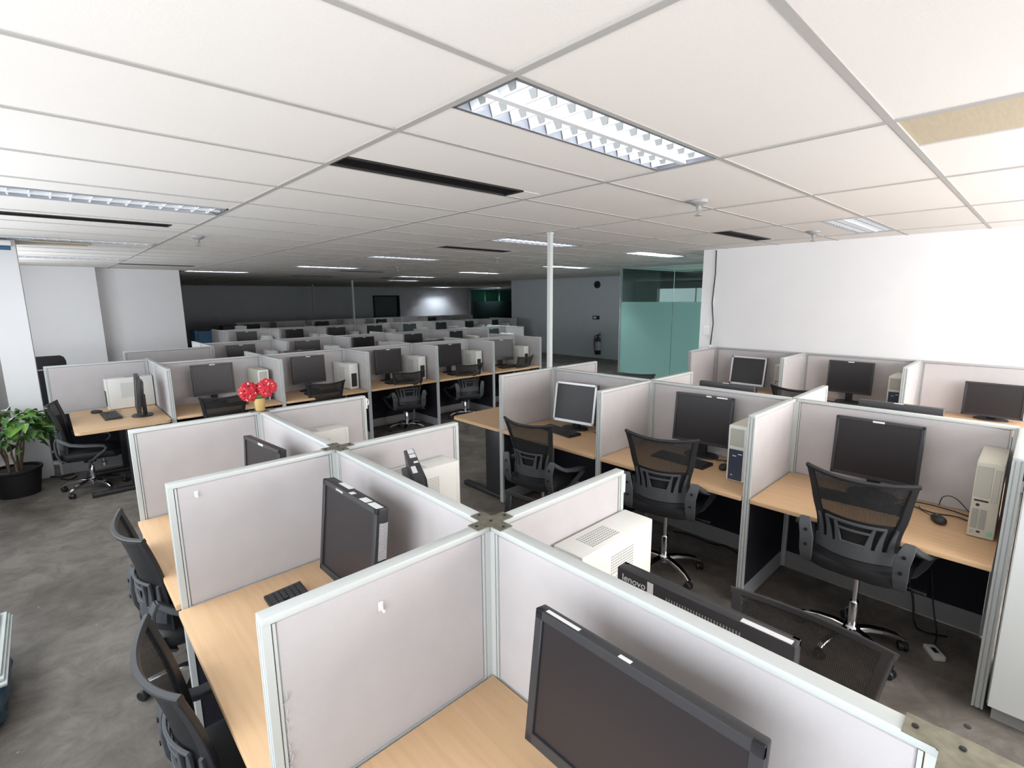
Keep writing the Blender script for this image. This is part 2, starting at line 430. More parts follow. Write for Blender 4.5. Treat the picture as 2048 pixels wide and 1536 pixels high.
for b in range(-2, 20):
    for a in range(-5, 39):
        x0, x1, y0, y1 = gx(b), gx(b+1), gy(a), gy(a+1)
        if not inside((x0+x1)/2, (y0+y1)/2): continue
        if b == 1 and a in (-2, -3): x0 = 2.935          # opening with the plywood infill
        cuts = []
        for (lb, yi) in LIGHT:
            if lb == b:
                ly = light_y(yi)
                if y0-0.05 < ly and ly+0.30 < y1+0.05: cuts.append((ly, ly+0.332))
        for (vb, yi) in VENT:
            if vb == b:
                vy = vent_y(yi)
                if y0-0.02 < vy+0.08 < y1+0.02: cuts.append((vy-0.006, vy+0.176)); tile(x0+1.165, x1, vy-0.006, vy+0.176)
        segs = [(y0, y1)]
        for c0, c1 in cuts:
            ns = []
            for s0, s1 in segs:
                if c1 <= s0 or c0 >= s1: ns.append((s0, s1)); continue
                if c0-s0 > 0.03: ns.append((s0, c0))
                if s1-c1 > 0.03: ns.append((c1, s1))
            segs = ns
        for s0, s1 in segs: tile(x0, x1, s0, s1)
tiles.sort(key=lambda t: (t[0]-0.3)**2+t[1]**2 if True else 0)
rest = MB()
for i, (cx, cy, w_, h_) in enumerate(tiles):
    if i < 298:
        if (w_, h_) not in TILE_MESH:
            TILE_MESH[(w_, h_)] = MB().box(-w_/2, w_/2, -h_/2, h_/2, 0.0, 0.015).mesh('ceiling_tile', 'tile', False)
        link('ceiling_tile', TILE_MESH[(w_, h_)], ceiling, (cx, cy, CEIL+0.004))
    else:
        rest.box(cx-w_/2, cx+w_/2, cy-h_/2, cy+h_/2, CEIL+0.004, CEIL+0.019)
o = link('ceiling_tile_field', rest.mesh('ceiling_tile_field', 'tile', False), ceiling); o['kind'] = 'stuff'
for a in range(-4, 39):
    y = gy(a)
    if y < -1.7 or y > 26: continue
    x0 = -0.85 if y < 13.1 else 2.3; x1 = 7.06 if y < 3.3 else (13.3 if y < 14.2 else 26.8)
    link('ceiling_tee', MB().box(x0, x1, y-0.0125, y+0.0125, CEIL, CEIL+0.012).mesh('ceiling_tee', 'tee', False), ceiling)
for b in range(-1, 19):
    x = gx(b); y0, y1 = (-1.65, 13.0) if x < 2.3 else ((-1.65, 26) if x < 7.06 else ((3.4, 26) if x < 13.3 else (14.2, 26)))
    link('ceiling_tee', MB().box(x-0.014, x+0.014, y0, y1, CEIL-0.001, CEIL+0.012).mesh('ceiling_tee', 'tee', False), ceiling)
inf = link('plywood_infill', MB().box(2.455, 2.932, -0.85, 0.482, CEIL+0.008, CEIL+0.02).mesh('plywood_infill', 'plywood', False), ceiling)
set_props(inf, 'bare tan board closing an open ceiling bay')
inf = link('plywood_infill', MB().box(0.02, 0.50, 7.50, 7.80, CEIL-0.012, CEIL-0.002).mesh('plywood_infill', 'plywood', False), ceiling)
set_props(inf, 'bare tan board closing an open ceiling bay')

# recessed louvre lights
LW, LD = DX-0.03, 0.30
def light_proto(kind):
    fr = MB()
    fr.box(0.015, LW+0.015, 0.0, 0.014, 0.0, 0.10).box(0.015, LW+0.015, LD+0.004, LD+0.018, 0.0, 0.10)
    fr.box(0.015, 0.027, 0.0, LD+0.018, 0.0, 0.10).box(LW+0.003, LW+0.015, 0.0, LD+0.018, 0.0, 0.10).box(0.015, LW+0.015, 0.0, LD+0.018, 0.10, 0.11)
    parts = [P('housing', fr.mesh('housing', 'reflector', False))]
    t = {'on': ('tube_lit', 'tube_lit'), 'dim': ('tube_dim', 'tube_dim'), 'half': ('tube_off', 'tube_glow'), 'far': ('tube_far', 'tube_far'), 'off': ('tube_off', 'tube_off')}[kind]
    for i, yy in enumerate((0.085, 0.235)):
        parts.append(P('tube', MB().lathe([(0.005, 0.05), (0.014, 0.052), (0.014, LW-0.03), (0.005, LW-0.028)], 10, (0, yy, 0.066), 'x').mesh('tube', t[i])))
    parts.append(P('centre_strip', MB().prism([(0.145, 0.0), (0.173, 0.0), (0.166, 0.05), (0.152, 0.05)], 0.03, LW, 'x').mesh('centre_strip', 'louvre', False)))
    bl = MB().prism([(-0.020, 0.050), (0.020, 0.050), (0.003, 0.002), (-0.003, 0.002)], 0.016, LD, 'y').mesh('louvre_blade', 'louvre', False)
    for i in range(13): parts.append(P('louvre_blade', bl, (0.09+i*(LW-0.15)/12, 0, 0)))
    sl = MB()  # dark plates on the blades, painting in the shade of the louvre gaps
    for i in range(13):
        x = 0.09+i*(LW-0.15)/12
        for yc in (0.085, 0.235): sl.add([(x-0.0125, yc-0.020, 0.032), (x-0.0125, yc+0.020, 0.032), (x-0.006, yc+0.012, 0.010), (x-0.006, yc-0.012, 0.010), (x-0.0165, yc-0.020, 0.036), (x-0.0165, yc+0.020, 0.036), (x-0.0085, yc+0.012, 0.006), (x-0.0085, yc-0.012, 0.006)], [(0, 1, 2, 3), (4, 7, 6, 5), (0, 4, 5, 1), (1, 5, 6, 2), (2, 6, 7, 3), (3, 7, 4, 0)])
    parts.append(P('louvre_gap_shade', sl.mesh('louvre_gap_shade', 'vent_grey', False), kind='stuff'))
    return parts
LP = {k_: light_proto(k_) for k_ in ('on', 'dim', 'half', 'off', 'far')}
LL = {(0, 0): 'bright louvred ceiling light nearest the camera, straight overhead', (-1, 1): 'long louvred ceiling light at left edge, half reflecting daylight',
      (-1, 2): 'louvred ceiling light at left beside the tan board, above the plant', (-1, 3): 'farthest louvred ceiling light near the left white wall',
      (2, 1): 'lit louvred ceiling light crossed by the white pole', (2, 2): 'lit louvred ceiling light left of centre above the middle desk row',
      (2, 3): 'dim louvred ceiling light behind the middle desk row, left of centre', (1, 4): 'dim ceiling light in the dark area close to the left wall end',
      (4, 1): 'lit louvred ceiling light just in front of the glass office', (5, 2): 'lit ceiling light right of the white pole, above the extinguisher wall',
      (5, 3): 'lit narrow ceiling light left of the white pole, deep in the room', (3, 0): 'unlit silver louvred ceiling light over the right wall desks',
      (5, 4): 'small dim ceiling light deep in the room near the dark green board', (7, 1): 'ceiling light inside the glass office', (6, 5): 'small faint ceiling light far back in the dark area',
      (14, 6): 'ceiling light around the corridor corner', (12, 8): 'ceiling light near the far blue lit wall', (15, 8): 'added ceiling light brightening the green glass by the far board'}  # the last lamp is added only to light the far green glass
for (b, yi), kind in LIGHT.items():
    inst(LP[kind], 'ceiling_light', LL[(b, yi)], 'light', (gx(b), light_y(yi)+0.006, CEIL-0.001), 0, 'louvred ceiling lights')
# black slot air vents
vf = MB().box(0, 1.16, 0, 0.012, 0, 0.05).box(0, 1.16, 0.158, 0.17, 0, 0.05).box(0, 0.012, 0, 0.17, 0, 0.05).box(1.148, 1.16, 0, 0.17, 0, 0.05)
vb_ = MB().box(0, 1.16, 0, 0.17, 0.05, 0.06)
vbl = MB().prism([(0.0, 0.005), (0.003, 0.005), (0.016, 0.045), (0.013, 0.045)], 0.012, 1.148, 'x').mesh('vane', 'vent_black', False)
VP = [P('frame', vf.mesh('frame', 'vent_black', False)), P('duct', vb_.mesh('duct', 'vent_black', False))]+[P('vane', vbl, (0, 0.02+i*0.024, 0)) for i in range(6)]
VL = ['long black slot vent beside the bright near ceiling light', 'thin black slot vent behind the left edge ceiling light', 'black slot vent left of the white pole', 'short black slot vent near the right wall corner',
      'thin black slot vent before the far left white wall', 'thin black slot vent deep in the room left of centre', 'faint dark slot vent near the far thin pole', 'faint dark slot vent deep in the room right of the thin pole']
for (b, yi), lb in zip(VENT, VL):
    inst(VP, 'air_vent', lb, 'vent', (gx(b)+0.01, vent_y(yi), CEIL-0.001), 0, 'black slot vents')
# sprinklers
SP = [P('escutcheon', MB().lathe([(0.002, 0.0), (0.045, 0.0), (0.042, -0.012), (0.018, -0.026), (0.002, -0.027)], 16).mesh('escutcheon', 'kick')),
      P('head', MB().lathe([(0.002, -0.02), (0.013, -0.026), (0.010, -0.045), (0.004, -0.05), (0.004, -0.066), (0.018, -0.068), (0.018, -0.072), (0.002, -0.072)], 12).mesh('head', 'vent_grey')),
      P('frame_arm', MB().tube([(0.011, 0, -0.04), (0.014, 0, -0.055), (0.004, 0, -0.069)], 0.0025, 6).tube([(-0.011, 0, -0.04), (-0.014, 0, -0.055), (-0.004, 0, -0.069)], 0.0025, 6).mesh('frame_arm', 'vent_grey'))]
for (x, y), lb in zip(((3.39, 1.73), (1.27, 6.06), (5.88, 1.74), (5.55, 6.25), (5.5, 9.3), (7.9, 9.2)),
                      ('fire sprinkler on ceiling right of the near bright light', 'fire sprinkler on ceiling above the red flowers, left', 'fire sprinkler on ceiling close to the right wall', 'small fire sprinkler just left of the white pole',
                       'tiny fire sprinkler behind the lit light left of centre', 'tiny fire sprinkler deep in the room above the far cubicles')):
    inst(SP, 'sprinkler', lb, 'sprinkler', (x, y, CEIL+0.003), 0, 'ceiling sprinklers').scale = (1.4, 1.4, 1.4)

# ------------------------------------------------------------------ partition panels
T = 0.042
PROTO = {}
def panel_proto(L, style='std'):
    key = (round(L, 3), style)
    if key in PROTO: return PROTO[key]
    rail = 'rail_grey' if style == 'wall' else 'rail'
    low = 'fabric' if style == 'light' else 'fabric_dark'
    h = PT
    def post(x0, x1, out):
        # extruded post with two grooves on the outer face
        s = -1 if out < 0 else 1; e = x0 if s < 0 else x1; i_ = x1 if s < 0 else x0; g = e-s*0.006; y = T/2
        poly = [(i_, -y), (e, -y), (e, -0.012), (g, -0.012), (g, -0.007), (e, -0.007), (e, 0.007), (g, 0.007), (g, 0.012), (e, 0.012), (e, y), (i_, y)]
        return MB().prism(poly, 0.012, h-0.019, 'z')
    q = 0.020
    pr = [P('fabric_panel', MB().rbox(q+0.011, L-q-0.011, -0.016, 0.016, DESK-0.005, h-0.022, 0.004, 1).mesh('fabric_panel', 'fabric')),
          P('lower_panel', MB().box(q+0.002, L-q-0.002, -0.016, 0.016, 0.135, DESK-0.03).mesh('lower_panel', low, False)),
          P('middle_rail', MB().box(q+0.001, L-q-0.001, -0.018, 0.018, DESK-0.03, DESK-0.005).mesh('middle_rail', rail, False)),
          P('kick_plate', MB().box(q+0.001, L-q-0.001, -0.018, 0.018, 0.012, 0.135).mesh('kick_plate', 'kick', False)),
          P('top_rail', MB().rbox(0.0, L, -T/2, T/2, h-0.020, h, 0.003, 2).mesh('top_rail', rail)),
          P('post', post(0, q, -1).mesh('post', rail, False)), P('post', post(L-q, L, 1).mesh('post', rail, False)),
          P('inner_trim', MB().box(q+0.003, q+0.010, -0.019, 0.019, DESK-0.005, h-0.022).mesh('inner_trim', rail, False)),
          P('inner_trim', MB().box(L-q-0.010, L-q-0.003, -0.019, 0.019, DESK-0.005, h-0.022).mesh('inner_trim', rail, False))]
    PROTO[key] = pr
    return pr
def panel(x0, y0, x1, y1, label, group, style='std'):
    L = math.hypot(x1-x0, y1-y0)
    return inst(panel_proto(L, style), 'desk_divider', label, 'divider', (x0, y0, 0), math.atan2(y1-y0, x1-x0), group)
S = 1.1491
G = T/2
Y1 = [0.01+S*i for i in range(-1, 4)]        # cross lines of the near rows
X1, X1a, X1b = 0.986, 0.279, 1.707
X2, X2a, X2b = 3.824, 3.086, 4.545
g1 = 'partitions of the nearest double row'
place1 = ['below the frame by the camera', 'beside the large near monitor', 'behind the labelled monitor', 'between the two back cubicles near the flowers']
for i in range(4):
    panel(X1, Y1[i]+G, X1, Y1[i+1]-G, 'grey fabric spine panel of nearest row, '+place1[i], g1)
dl = {1: 'in the bottom right corner', 2: 'in front, its post torn and taped', 3: 'behind the keyboard and labelled monitor', 4: 'left of the red flowers'}
dr = {1: 'at the bottom right, out of frame', 2: 'behind the large white computer', 3: 'behind the tilted black monitor', 4: 'right of the red flowers'}
cl = {}; cr = {}
for i in range(2, 5):
    cl[i] = panel(X1a, Y1[i], X1-G, Y1[i], 'grey cross panel on left side of nearest row, '+dl[i], g1)
    if i > 1: cr[i] = panel(X1+G, Y1[i], X1b, Y1[i], 'grey cross panel on right side of nearest row, '+dr[i], g1)
# end brackets and torn tape on single panels
def bracket(root, L):
    m = MB().box(L, L+0.012, -0.02, 0.02, PT-0.10, PT-0.02).tube([(L+0.012, 0, PT-0.035), (L+0.028, 0, PT-0.037), (L+0.032, 0, PT-0.06), (L+0.026, 0, PT-0.075), (L+0.012, 0, PT-0.078)], 0.006, 6)
    link('end_bracket', m.mesh('end_bracket', 'white_plastic'), root)
bracket(cr[2], X1b-X1-G); bracket(cr[4], X1b-X1-G)
tp = MB()
rt = random.Random(5)
for i in range(9):
    z = 0.80+i*0.030+rt.uniform(-0.01, 0.01); q = rt.uniform(0.3, 1.0)
    tp.sweep([(0.033, -0.0165, z), (0.033+0.006*q, -0.019-0.004*q, z+0.010*q), (0.034+0.012*q*rt.uniform(-0.2, 1), -0.018-0.006*q, z+0.034*q)], (1, 0, rt.uniform(-0.3, 0.6)), (0, 1, 0), [0.010*q, 0.007*q, 0.002], 0.0012)
o = link('torn_tape', tp.mesh('torn_tape', 'rail'), cl[2]); set_props(o, 'torn clear tape curling off the post')
g2 = 'partitions of the row right of the aisle'
n2 = ['behind the wide monitor and cream tower', 'behind the black monitor with blue tower', 'behind the silver monitor']
for i in range(3): panel(X2, Y1[i+1]+G, X2, Y1[i+2]-G, 'grey spine panel right of the aisle, '+n2[i], g2)
f2 = ['at the right edge of the picture', 'left of the wide monitor', 'between silver monitor and black monitor', 'at the far end next to the table']
b2 = ['out of sight past the cream tower', 'short stub seen behind the blue tower cubicle', 'short stub behind silver monitor cubicle', 'stub beside the foot of the white pole']
for i in range(4):
    panel(X2a, Y1[i+1], X2-G, Y1[i+1], 'grey cross panel right of the aisle, '+f2[i], g2)
    if i: panel(X2+G, Y1[i+1], X2b, Y1[i+1], 'grey rear cross panel right of the aisle, '+b2[i], g2)
Y3 = [0.91+S*i for i in range(-1, 3)]
g3 = 'partitions along the white right wall'
n3 = ['at the right picture edge', 'behind the middle black monitor', 'behind the silver monitor at the wall']
for i in range(3): panel(7.03-G, Y3[i]+G, 7.03-G, Y3[i+1]-G, 'grey panel standing against the right wall, '+n3[i], g3, 'wall')
c3 = ['left of the monitor cut by the frame', 'between silver and middle black wall monitors', 'end panel nearest the glass office']
for i in range(3): panel(6.256, Y3[i+1], 7.03-T, Y3[i+1], 'grey cross panel of right wall row, '+c3[i], g3, 'wall' if i == 2 else 'std')
# row A (middle distance)
YA, YAf, YAb = 7.05, 6.337, 7.76
XA = [0.919+S*i for i in range(6)]
gA = 'partitions of the middle desk row'
for i in range(5): panel(XA[i]+G, YA, XA[i+1]-G, YA, 'grey spine panel behind %s desk of the middle row, counted from left' % ORD[i], gA)
for i in range(6):
    panel(XA[i], YAf, XA[i], YA-G, 'grey front cross panel of the middle row, %s from left' % ORD[i], gA)
    panel(XA[i], YA+G, XA[i], YAb, 'grey rear cross panel of the middle row, %s from left' % ORD[i], gA)
panel(-0.05, 7.62, XA[0]-G, 7.62, 'grey panel behind the separate table at left', gA)
panel(0.80, 9.0, 1.905, 9.0, 'grey panel set apart at left behind the middle row', 'partitions of the dim rear row')
# row B, C, D (further back)
def far_row(X0, n, Yf, Ys, Yb, who, group, back=True):
    Xs = [X0+S*i for i in range(n+1)]
    for i in range(n): panel(Xs[i]+G, Ys, Xs[i+1]-G, Ys, 'spine panel in %s, %s from left' % (who, ORD[i]), group)
    for i in range(n+1):
        panel(Xs[i], Yf, Xs[i], Ys-G, 'front cross panel in %s, %s from left' % (who, ORD[i]), group)
        if back: panel(Xs[i], Ys+G, Xs[i], Yb, 'rear cross panel in %s, %s from left' % (who, ORD[i]), group)
    return Xs
XB = far_row(1.93, 6, 9.0, 9.7, 10.4, 'the dim rear row', 'partitions of the dim rear row')
XC = far_row(3.1, 8, 12.9, 13.6, 14.3, 'the dark row before the back area', 'partitions of the dark row', True)
XD = far_row(4.4, 8, 17.0, 17.7, 18.4, 'the farthest row by the back wall', 'partitions of the farthest row', False)

# joining plates on top of the nearest row
def plate_mesh(skip=None):
    pts = []
    for q in range(4):
        if q == skip:
            pts += [(0.028, -0.028), (0.028, 0.028)]; continue
        a = q*PI/2+PI/4
        for dx, dy in ((0.028, -0.030), (0.030, -0.026), (0.075, -0.026), (0.075, 0.026), (0.030, 0.026)):
            pts.append((dx*math.cos(q*PI/2)-dy*math.sin(q*PI/2), dx*math.sin(q*PI/2)+dy*math.cos(q*PI/2)))
    return MB().prism(pts, 0.0, 0.003, 'z').mesh('plate', 'steel', False)
pm = plate_mesh(); pm0 = plate_mesh(0)
scm = MB().lathe([(0.0005, 0.0), (0.005, 0.0), (0.005, 0.002), (0.0005, 0.0025)], 8).mesh('screw', 'vent_black')
for i, lb in ((1, 'cross shaped metal joining plate at bottom right corner'), (2, 'cross shaped metal joining plate in the picture centre, foreground'), (3, 'cross shaped metal joining plate behind the labelled monitor'), (4, 'cross shaped metal joining plate under the red flower vase')):
    inst([P('plate', pm0 if i == 1 else pm)]+[P('screw', scm, (x, y, 0.003)) for x, y in ((0, 0), (0.06, 0), (-0.06, 0), (0, 0.06), (0, -0.06))], 'joining_plate', lb, 'plate', (X1, Y1[i], PT), 0, 'joining plates')
# junction cores (the post where four panels meet)
jm = MB().box(-0.02, 0.02, -0.02, 0.02, 0.0, PT-0.003).mesh('junction_post', 'rail', False)
for i in range(2, 5):
    o = link('junction_post', jm, cl[i], (X1-X1a, 0, 0))
# white poles rising to the ceiling
def pole(x, y, label, wd=0.022):
    r = thing('ceiling_pole', label, 'pole', (x, y, 0), 0, 'poles to the ceiling')
    link('shaft', MB().rbox(-wd, wd, -wd, wd, 0.02, CEIL-0.004, 0.003, 1).mesh('shaft', 'rail'), r)
    link('top_cap', MB().box(-wd-0.004, wd+0.004, -wd-0.004, wd+0.004, CEIL-0.02, CEIL-0.002).mesh('top_cap', 'rail', False), r)
    link('foot', MB().box(-wd-0.004, wd+0.004, -wd-0.004, wd+0.004, 0.0, 0.02).mesh('foot', 'rail', False), r)
pole(X2, Y1[4]+0.05, 'white square pole rising from the desk row to the ceiling')
pole(8.0, 16.6, 'thin grey pole in the dark area, left of the far door', 0.03)
pole(8.85, 22.2, 'thinner faint pole in the dark area further left', 0.03)

# ------------------------------------------------------------------ desks
def desk_proto(L, D):
    key = ('desk', round(L, 2), round(D, 2))
    if key in PROTO: return PROTO[key]
    top = MB().rbox(0.0, L, 0.0, D, DESK-0.028, DESK, 0.004, 2)
    br = MB().prism([(0.05, DESK-0.03), (D-0.04, DESK-0.03), (D-0.04, DESK-0.24), (D-0.07, DESK-0.24), (D-0.09, DESK-0.08), (0.05, DESK-0.055)], 0, 0.004, 'x').mesh('bracket', 'black_matte', False)
    PROTO[key] = [P('worktop', top.mesh('worktop', 'beech')), P('bracket', br, (0.01, 0, 0)), P('bracket', br, (L-0.014, 0, 0)),
                  P('cable_tray', MB().box(0.1, L-0.1, D-0.10, D-0.03, DESK-0.09, DESK-0.085).box(0.1, L-0.1, D-0.103, D-0.10, DESK-0.09, DESK-0.03).mesh('cable_tray', 'black_matte', False))]
    return PROTO[key]
# local frame of a desk: x along its width, y from the sitter towards the back
def desk(x, y, rz, L, D, label, group):
    return inst(desk_proto(L, D), 'desk', label, 'desk', (x, y, 0), rz, group)
gd = 'beech laminate desks'
W_ = S-T-0.012
l1 = ['left side of nearest row, below the frame', 'left side of nearest row under the large near monitor', 'left side of nearest row under the labelled monitor', 'left side of nearest row, farthest back']
l2 = ['right side of nearest row, out of frame', 'right side of nearest row with the large white computer', 'right side of nearest row with the tilted monitor', 'right side of nearest row, farthest back']
for i in range(1, 4):
    desk(0.262, Y1[i+1]-G-0.006, -PI/2, W_, 0.70, 'beech desk on the '+l1[i], gd)
    desk(1.71, Y1[i]+G+0.006, PI/2, W_, 0.70, 'beech desk on the '+l2[i], gd)
l3 = ['under the wide monitor and cream tower', 'under the black monitor and blue fronted tower', 'under the silver monitor']
for i in range(3):
    desk(3.075, Y1[i+2]-G-0.006, -PI/2, W_, 0.724, 'beech desk right of the aisle, '+l3[i], gd)
    desk(4.575, Y1[i+1]+G+0.006, PI/2, W_, 0.724, 'hidden beech desk behind the one '+l3[i], gd)
l4 = ['at the right picture edge', 'under the middle black monitor', 'under the silver wall monitor']
for i in range(3): desk(6.25, Y3[i+1]-G-0.006, -PI/2, W_, 0.73, 'beech desk along the right wall, '+l4[i], gd)
for i in range(5):
    desk(XA[i]+G+0.006, 6.325, 0, W_, 0.70, 'beech desk in the middle row, %s from left' % ORD[i], gd)
    desk(XA[i+1]-G-0.006, 7.775, PI, W_, 0.70, 'hidden beech desk backing the %s of the middle row' % ORD[i], gd)
for i in range(6): desk(XB[i]+G+0.006, 8.99, 0, W_, 0.685, 'beech desk in the dim rear row, %s from left' % ORD[i], gd)
for i in range(8): desk(XC[i]+G+0.006, 12.89, 0, W_, 0.685, 'beech desk in the dark row, %s from left' % ORD[i], gd)
for i in range(8): desk(XD[i]+G+0.006, 16.99, 0, W_, 0.685, 'beech desk in the farthest row, %s from left' % ORD[i], gd)

def table(x0, x1, y0, y1, label, legs):
    r = thing('table', label, 'table', (x0, y0, 0)); a, b = x1-x0, y1-y0
    link('tabletop', MB().slab(0, a, 0, b, DESK-0.03, DESK, 0.04).mesh('tabletop', 'beech'), r)
    for (lx, ly) in legs:
        m = MB().rbox(lx-0.035, lx+0.035, ly-0.10, ly+0.10, 0.05, DESK-0.06, 0.008).rbox(lx-0.03, lx+0.03, 0.06, b-0.06, DESK-0.065, DESK-0.03, 0.006)
        lg = link('leg', m.mesh('leg', 'black_plastic'), r)
        link('foot', MB().rbox(lx-0.035, lx+0.035, 0.02, b-0.02, 0.0, 0.05, 0.012).mesh('foot', 'black_plastic'), lg)
    link('modesty_panel', MB().box(a*0.2, a*0.8, b*0.62, b*0.62+0.012, 0.33, DESK-0.04).mesh('modesty_panel', 'rail_grey', False), r)
r = thing('table', 'separate beech table at left with black legs, side monitor on it', 'table', (0, 0, 0))
link('tabletop', MB().slab(0.10, 0.885, 6.24, 7.5, DESK-0.03, DESK, 0.05).mesh('tabletop', 'beech'), r)
for y in (6.5, 7.3):
    lg = link('leg', MB().rbox(0.50, 0.72, y-0.035, y+0.035, 0.05, DESK-0.03, 0.008).mesh('leg', 'black_plastic'), r)
    link('foot', MB().rbox(0.16, 0.86, y-0.04, y+0.04, 0.0, 0.05, 0.012).mesh('foot', 'black_plastic'), lg)
link('cross_beam', MB().rbox(0.55, 0.63, 6.5, 7.3, DESK-0.10, DESK-0.035, 0.006).mesh('cross_beam', 'black_plastic'), r)
link('modesty_panel', MB().box(0.74, 0.752, 6.56, 7.24, 0.30, DESK-0.05).mesh('modesty_panel', 'rail_grey', False), r)
r = thing('table', 'beech table with black legs at the far end right of the aisle', 'table', (0, 0, 0))
link('tabletop', MB().slab(3.09, 3.83, Y1[4]+0.03, 4.24, DESK-0.03, DESK, 0.04).mesh('tabletop', 'beech'), r)
for x in (3.16, 3.76):
    lg = link('leg', MB().rbox(x-0.035, x+0.035, 3.52, 3.74, 0.05, DESK-0.03, 0.008).mesh('leg', 'black_plastic'), r)
    link('foot', MB().rbox(x-0.035, x+0.035, 3.50, 4.12, 0.0, 0.05, 0.012).mesh('foot', 'black_plastic'), lg)
link('cross_beam', MB().rbox(3.16, 3.76, 3.60, 3.68, DESK-0.10, DESK-0.035, 0.006).mesh('cross_beam', 'black_plastic'), r)

# ------------------------------------------------------------------ mesh office chair (faces local +x)
def chair_proto():
    pr = []
    # chrome star base
    a_leg = MB().sweep([(0.02, 0, 0.105), (0.09, 0, 0.112), (0.17, 0, 0.105), (0.235, 0, 0.088), (0.275, 0, 0.066)], (0, 1, 0), [(0, 0, 1), (0, 0, 1), (0.1, 0, 1), (0.3, 0, 1), (0.5, 0, 1)], [0.05, 0.044, 0.038, 0.033, 0.03], [0.03, 0.028, 0.026, 0.026, 0.024]).mesh('base_leg', 'chrome')
    cas = MB().lathe([(0.004, -0.024), (0.024, -0.023), (0.027, -0.018), (0.027, -0.007), (0.020, -0.005), (0.020, 0.005), (0.027, 0.007), (0.027, 0.018), (0.024, 0.023), (0.004, 0.024)], 14, (0, 0, 0.027), 'y').box(-0.006, 0.016, -0.006, 0.006, 0.03, 0.066).mesh('caster', 'black_plastic')
    for i in range(5):
        an = 2*PI*i/5+0.3
        pr.append(P('base_leg', a_leg, (0, 0, 0), (0, 0, an), 'chrome base leg', None, (P('caster', cas, (0.268, 0, 0), (0, 0, 0.5+i)),)))
    pr.append(P('hub', MB().lathe([(0.002, 0.075), (0.042, 0.078), (0.044, 0.118), (0.034, 0.13), (0.002, 0.131)], 18).mesh('hub', 'chrome')))
    pr.append(P('gas_column', MB().lathe([(0.002, 0.12), (0.026, 0.12), (0.025, 0.27), (0.022, 0.275), (0.002, 0.276)], 16).mesh('gas_column', 'chrome')))
    pr.append(P('gas_rod', MB().lathe([(0.002, 0.16), (0.0145, 0.16), (0.0145, 0.42), (0.002, 0.42)], 12).mesh('gas_rod', 'chrome'), lift=True))
    mech = MB().rbox(-0.13, 0.10, -0.085, 0.085, 0.395, 0.425, 0.008).rbox(-0.05, 0.05, -0.045, 0.045, 0.36, 0.40, 0.008)
    lever = P('lever', MB().tube([(0.02, -0.05, 0.385), (0.02, -0.2, 0.375), (0.02, -0.25, 0.37)], 0.005, 8).tube([(0.02, -0.24, 0.37), (0.02, -0.30, 0.366)], 0.010, 8).mesh('lever', 'black_plastic'))
    knob = P('tension_knob', MB().lathe([(0.002, 0.295), (0.024, 0.297), (0.026, 0.335), (0.010, 0.34), (0.010, 0.38), (0.002, 0.38)], 12, (0.11, 0, 0)).mesh('tension_knob', 'chrome'))
    pr.append(P('mechanism', mech.mesh('mechanism', 'black_matte'), ch=(lever, knob), lift=True))
    def dip(p):
        x, y, z = p
        z += -0.025*max(0, (x-0.10)/0.14)**2+0.012*(abs(y)/0.24)**3-0.006
        return [x, y, z]
    pr.append(P('seat', MB().superq(0.245, 0.24, 0.055, 0.55, 0.42, 36, 12, (0.02, 0, 0.475), dip).mesh('seat', 'seat_black'), lift=True))
    # back: curved surface, s upwards, t across
    def hw(s): return 0.195+0.012*math.sin(s*PI)*0-0.018*math.sin(min(1, s/0.6)*PI)+0.050*max(0, (s-0.35)/0.65)**1.5
    def bx(s, t): return -0.215-0.035*math.sin(s*PI*0.9)*(-1)*0.6-0.075*max(0.0, s)**1.4+0.070*t*t*(1-0.1*s)
    def bz(s, t): return 0.50+0.49*s+0.022*s*s*t*t
    def S_(s, t): return Vector((bx(s, t), hw(s)*t, bz(s, t)))
    def nrm(s, t):
        e = 0.01; a = S_(s+e, t)-S_(s-e, t); b = S_(s, t+e)-S_(s, t-e)
        return a.cross(b).normalized()
    net = MB().grid(lambda i, j: S_(0.04+0.95*j, -0.97+1.94*i), 14, 16)
    pr.append(P('net_back', net.mesh('net_back', 'net'), label='black see-through net', lift=True))
    # frame rails
    ff = MB(); n = 14
    for sg in (-1, 1):
        pts = []; Wd = []; Nd = []
        for i in range(n+1):
            s = i/n
            p = S_(s, sg*0.93); q = S_(s, sg*1.0); pts.append(p); Wd.append((S_(s, sg*1.04)-S_(s, sg*0.84)).normalized()); Nd.append(nrm(s, sg*0.93))
        ff.sweep(pts, Wd, Nd, [0.05-0.018*(i/n) for i in range(n+1)], 0.020)
    for s, wv in ((0.99, 0.022), (0.04, 0.05)):
        pts = [S_(s, -1+2*i/16) for i in range(17)]
        ff.sweep(pts, [(S_(s+0.01, -1+2*i/16)-S_(s-0.01, -1+2*i/16)) for i in range(17)], [nrm(s, -1+2*i/16) for i in range(17)], wv, 0.020)
    pr.append(P('back_frame', ff.mesh('back_frame', 'frame_plastic'), lift=True))
    # lumbar support with slots
    lb = MB(); off = 0.014
    def Q(s, t): return S_(s, t)-nrm(s, t)*(-off) if nrm(s, t).x < 0 else S_(s, t)-nrm(s, t)*off
    def strip(a, b, w0, w1, m_=8):
        pts = [Q(a[0]+(b[0]-a[0])*i/m_, a[1]+(b[1]-a[1])*i/m_) for i in range(m_+1)]
        d = (pts[-1]-pts[0]).normalized(); N_ = [nrm(a[0]+(b[0]-a[0])*i/m_, a[1]+(b[1]-a[1])*i/m_) for i in range(m_+1)]
        lb.sweep(pts, [d.cross(x) for x in N_], N_, [w0+(w1-w0)*i/m_ for i in range(m_+1)], 0.012)
    strip((0.17, -0.95), (0.17, 0.95), 0.07, 0.07, 14)
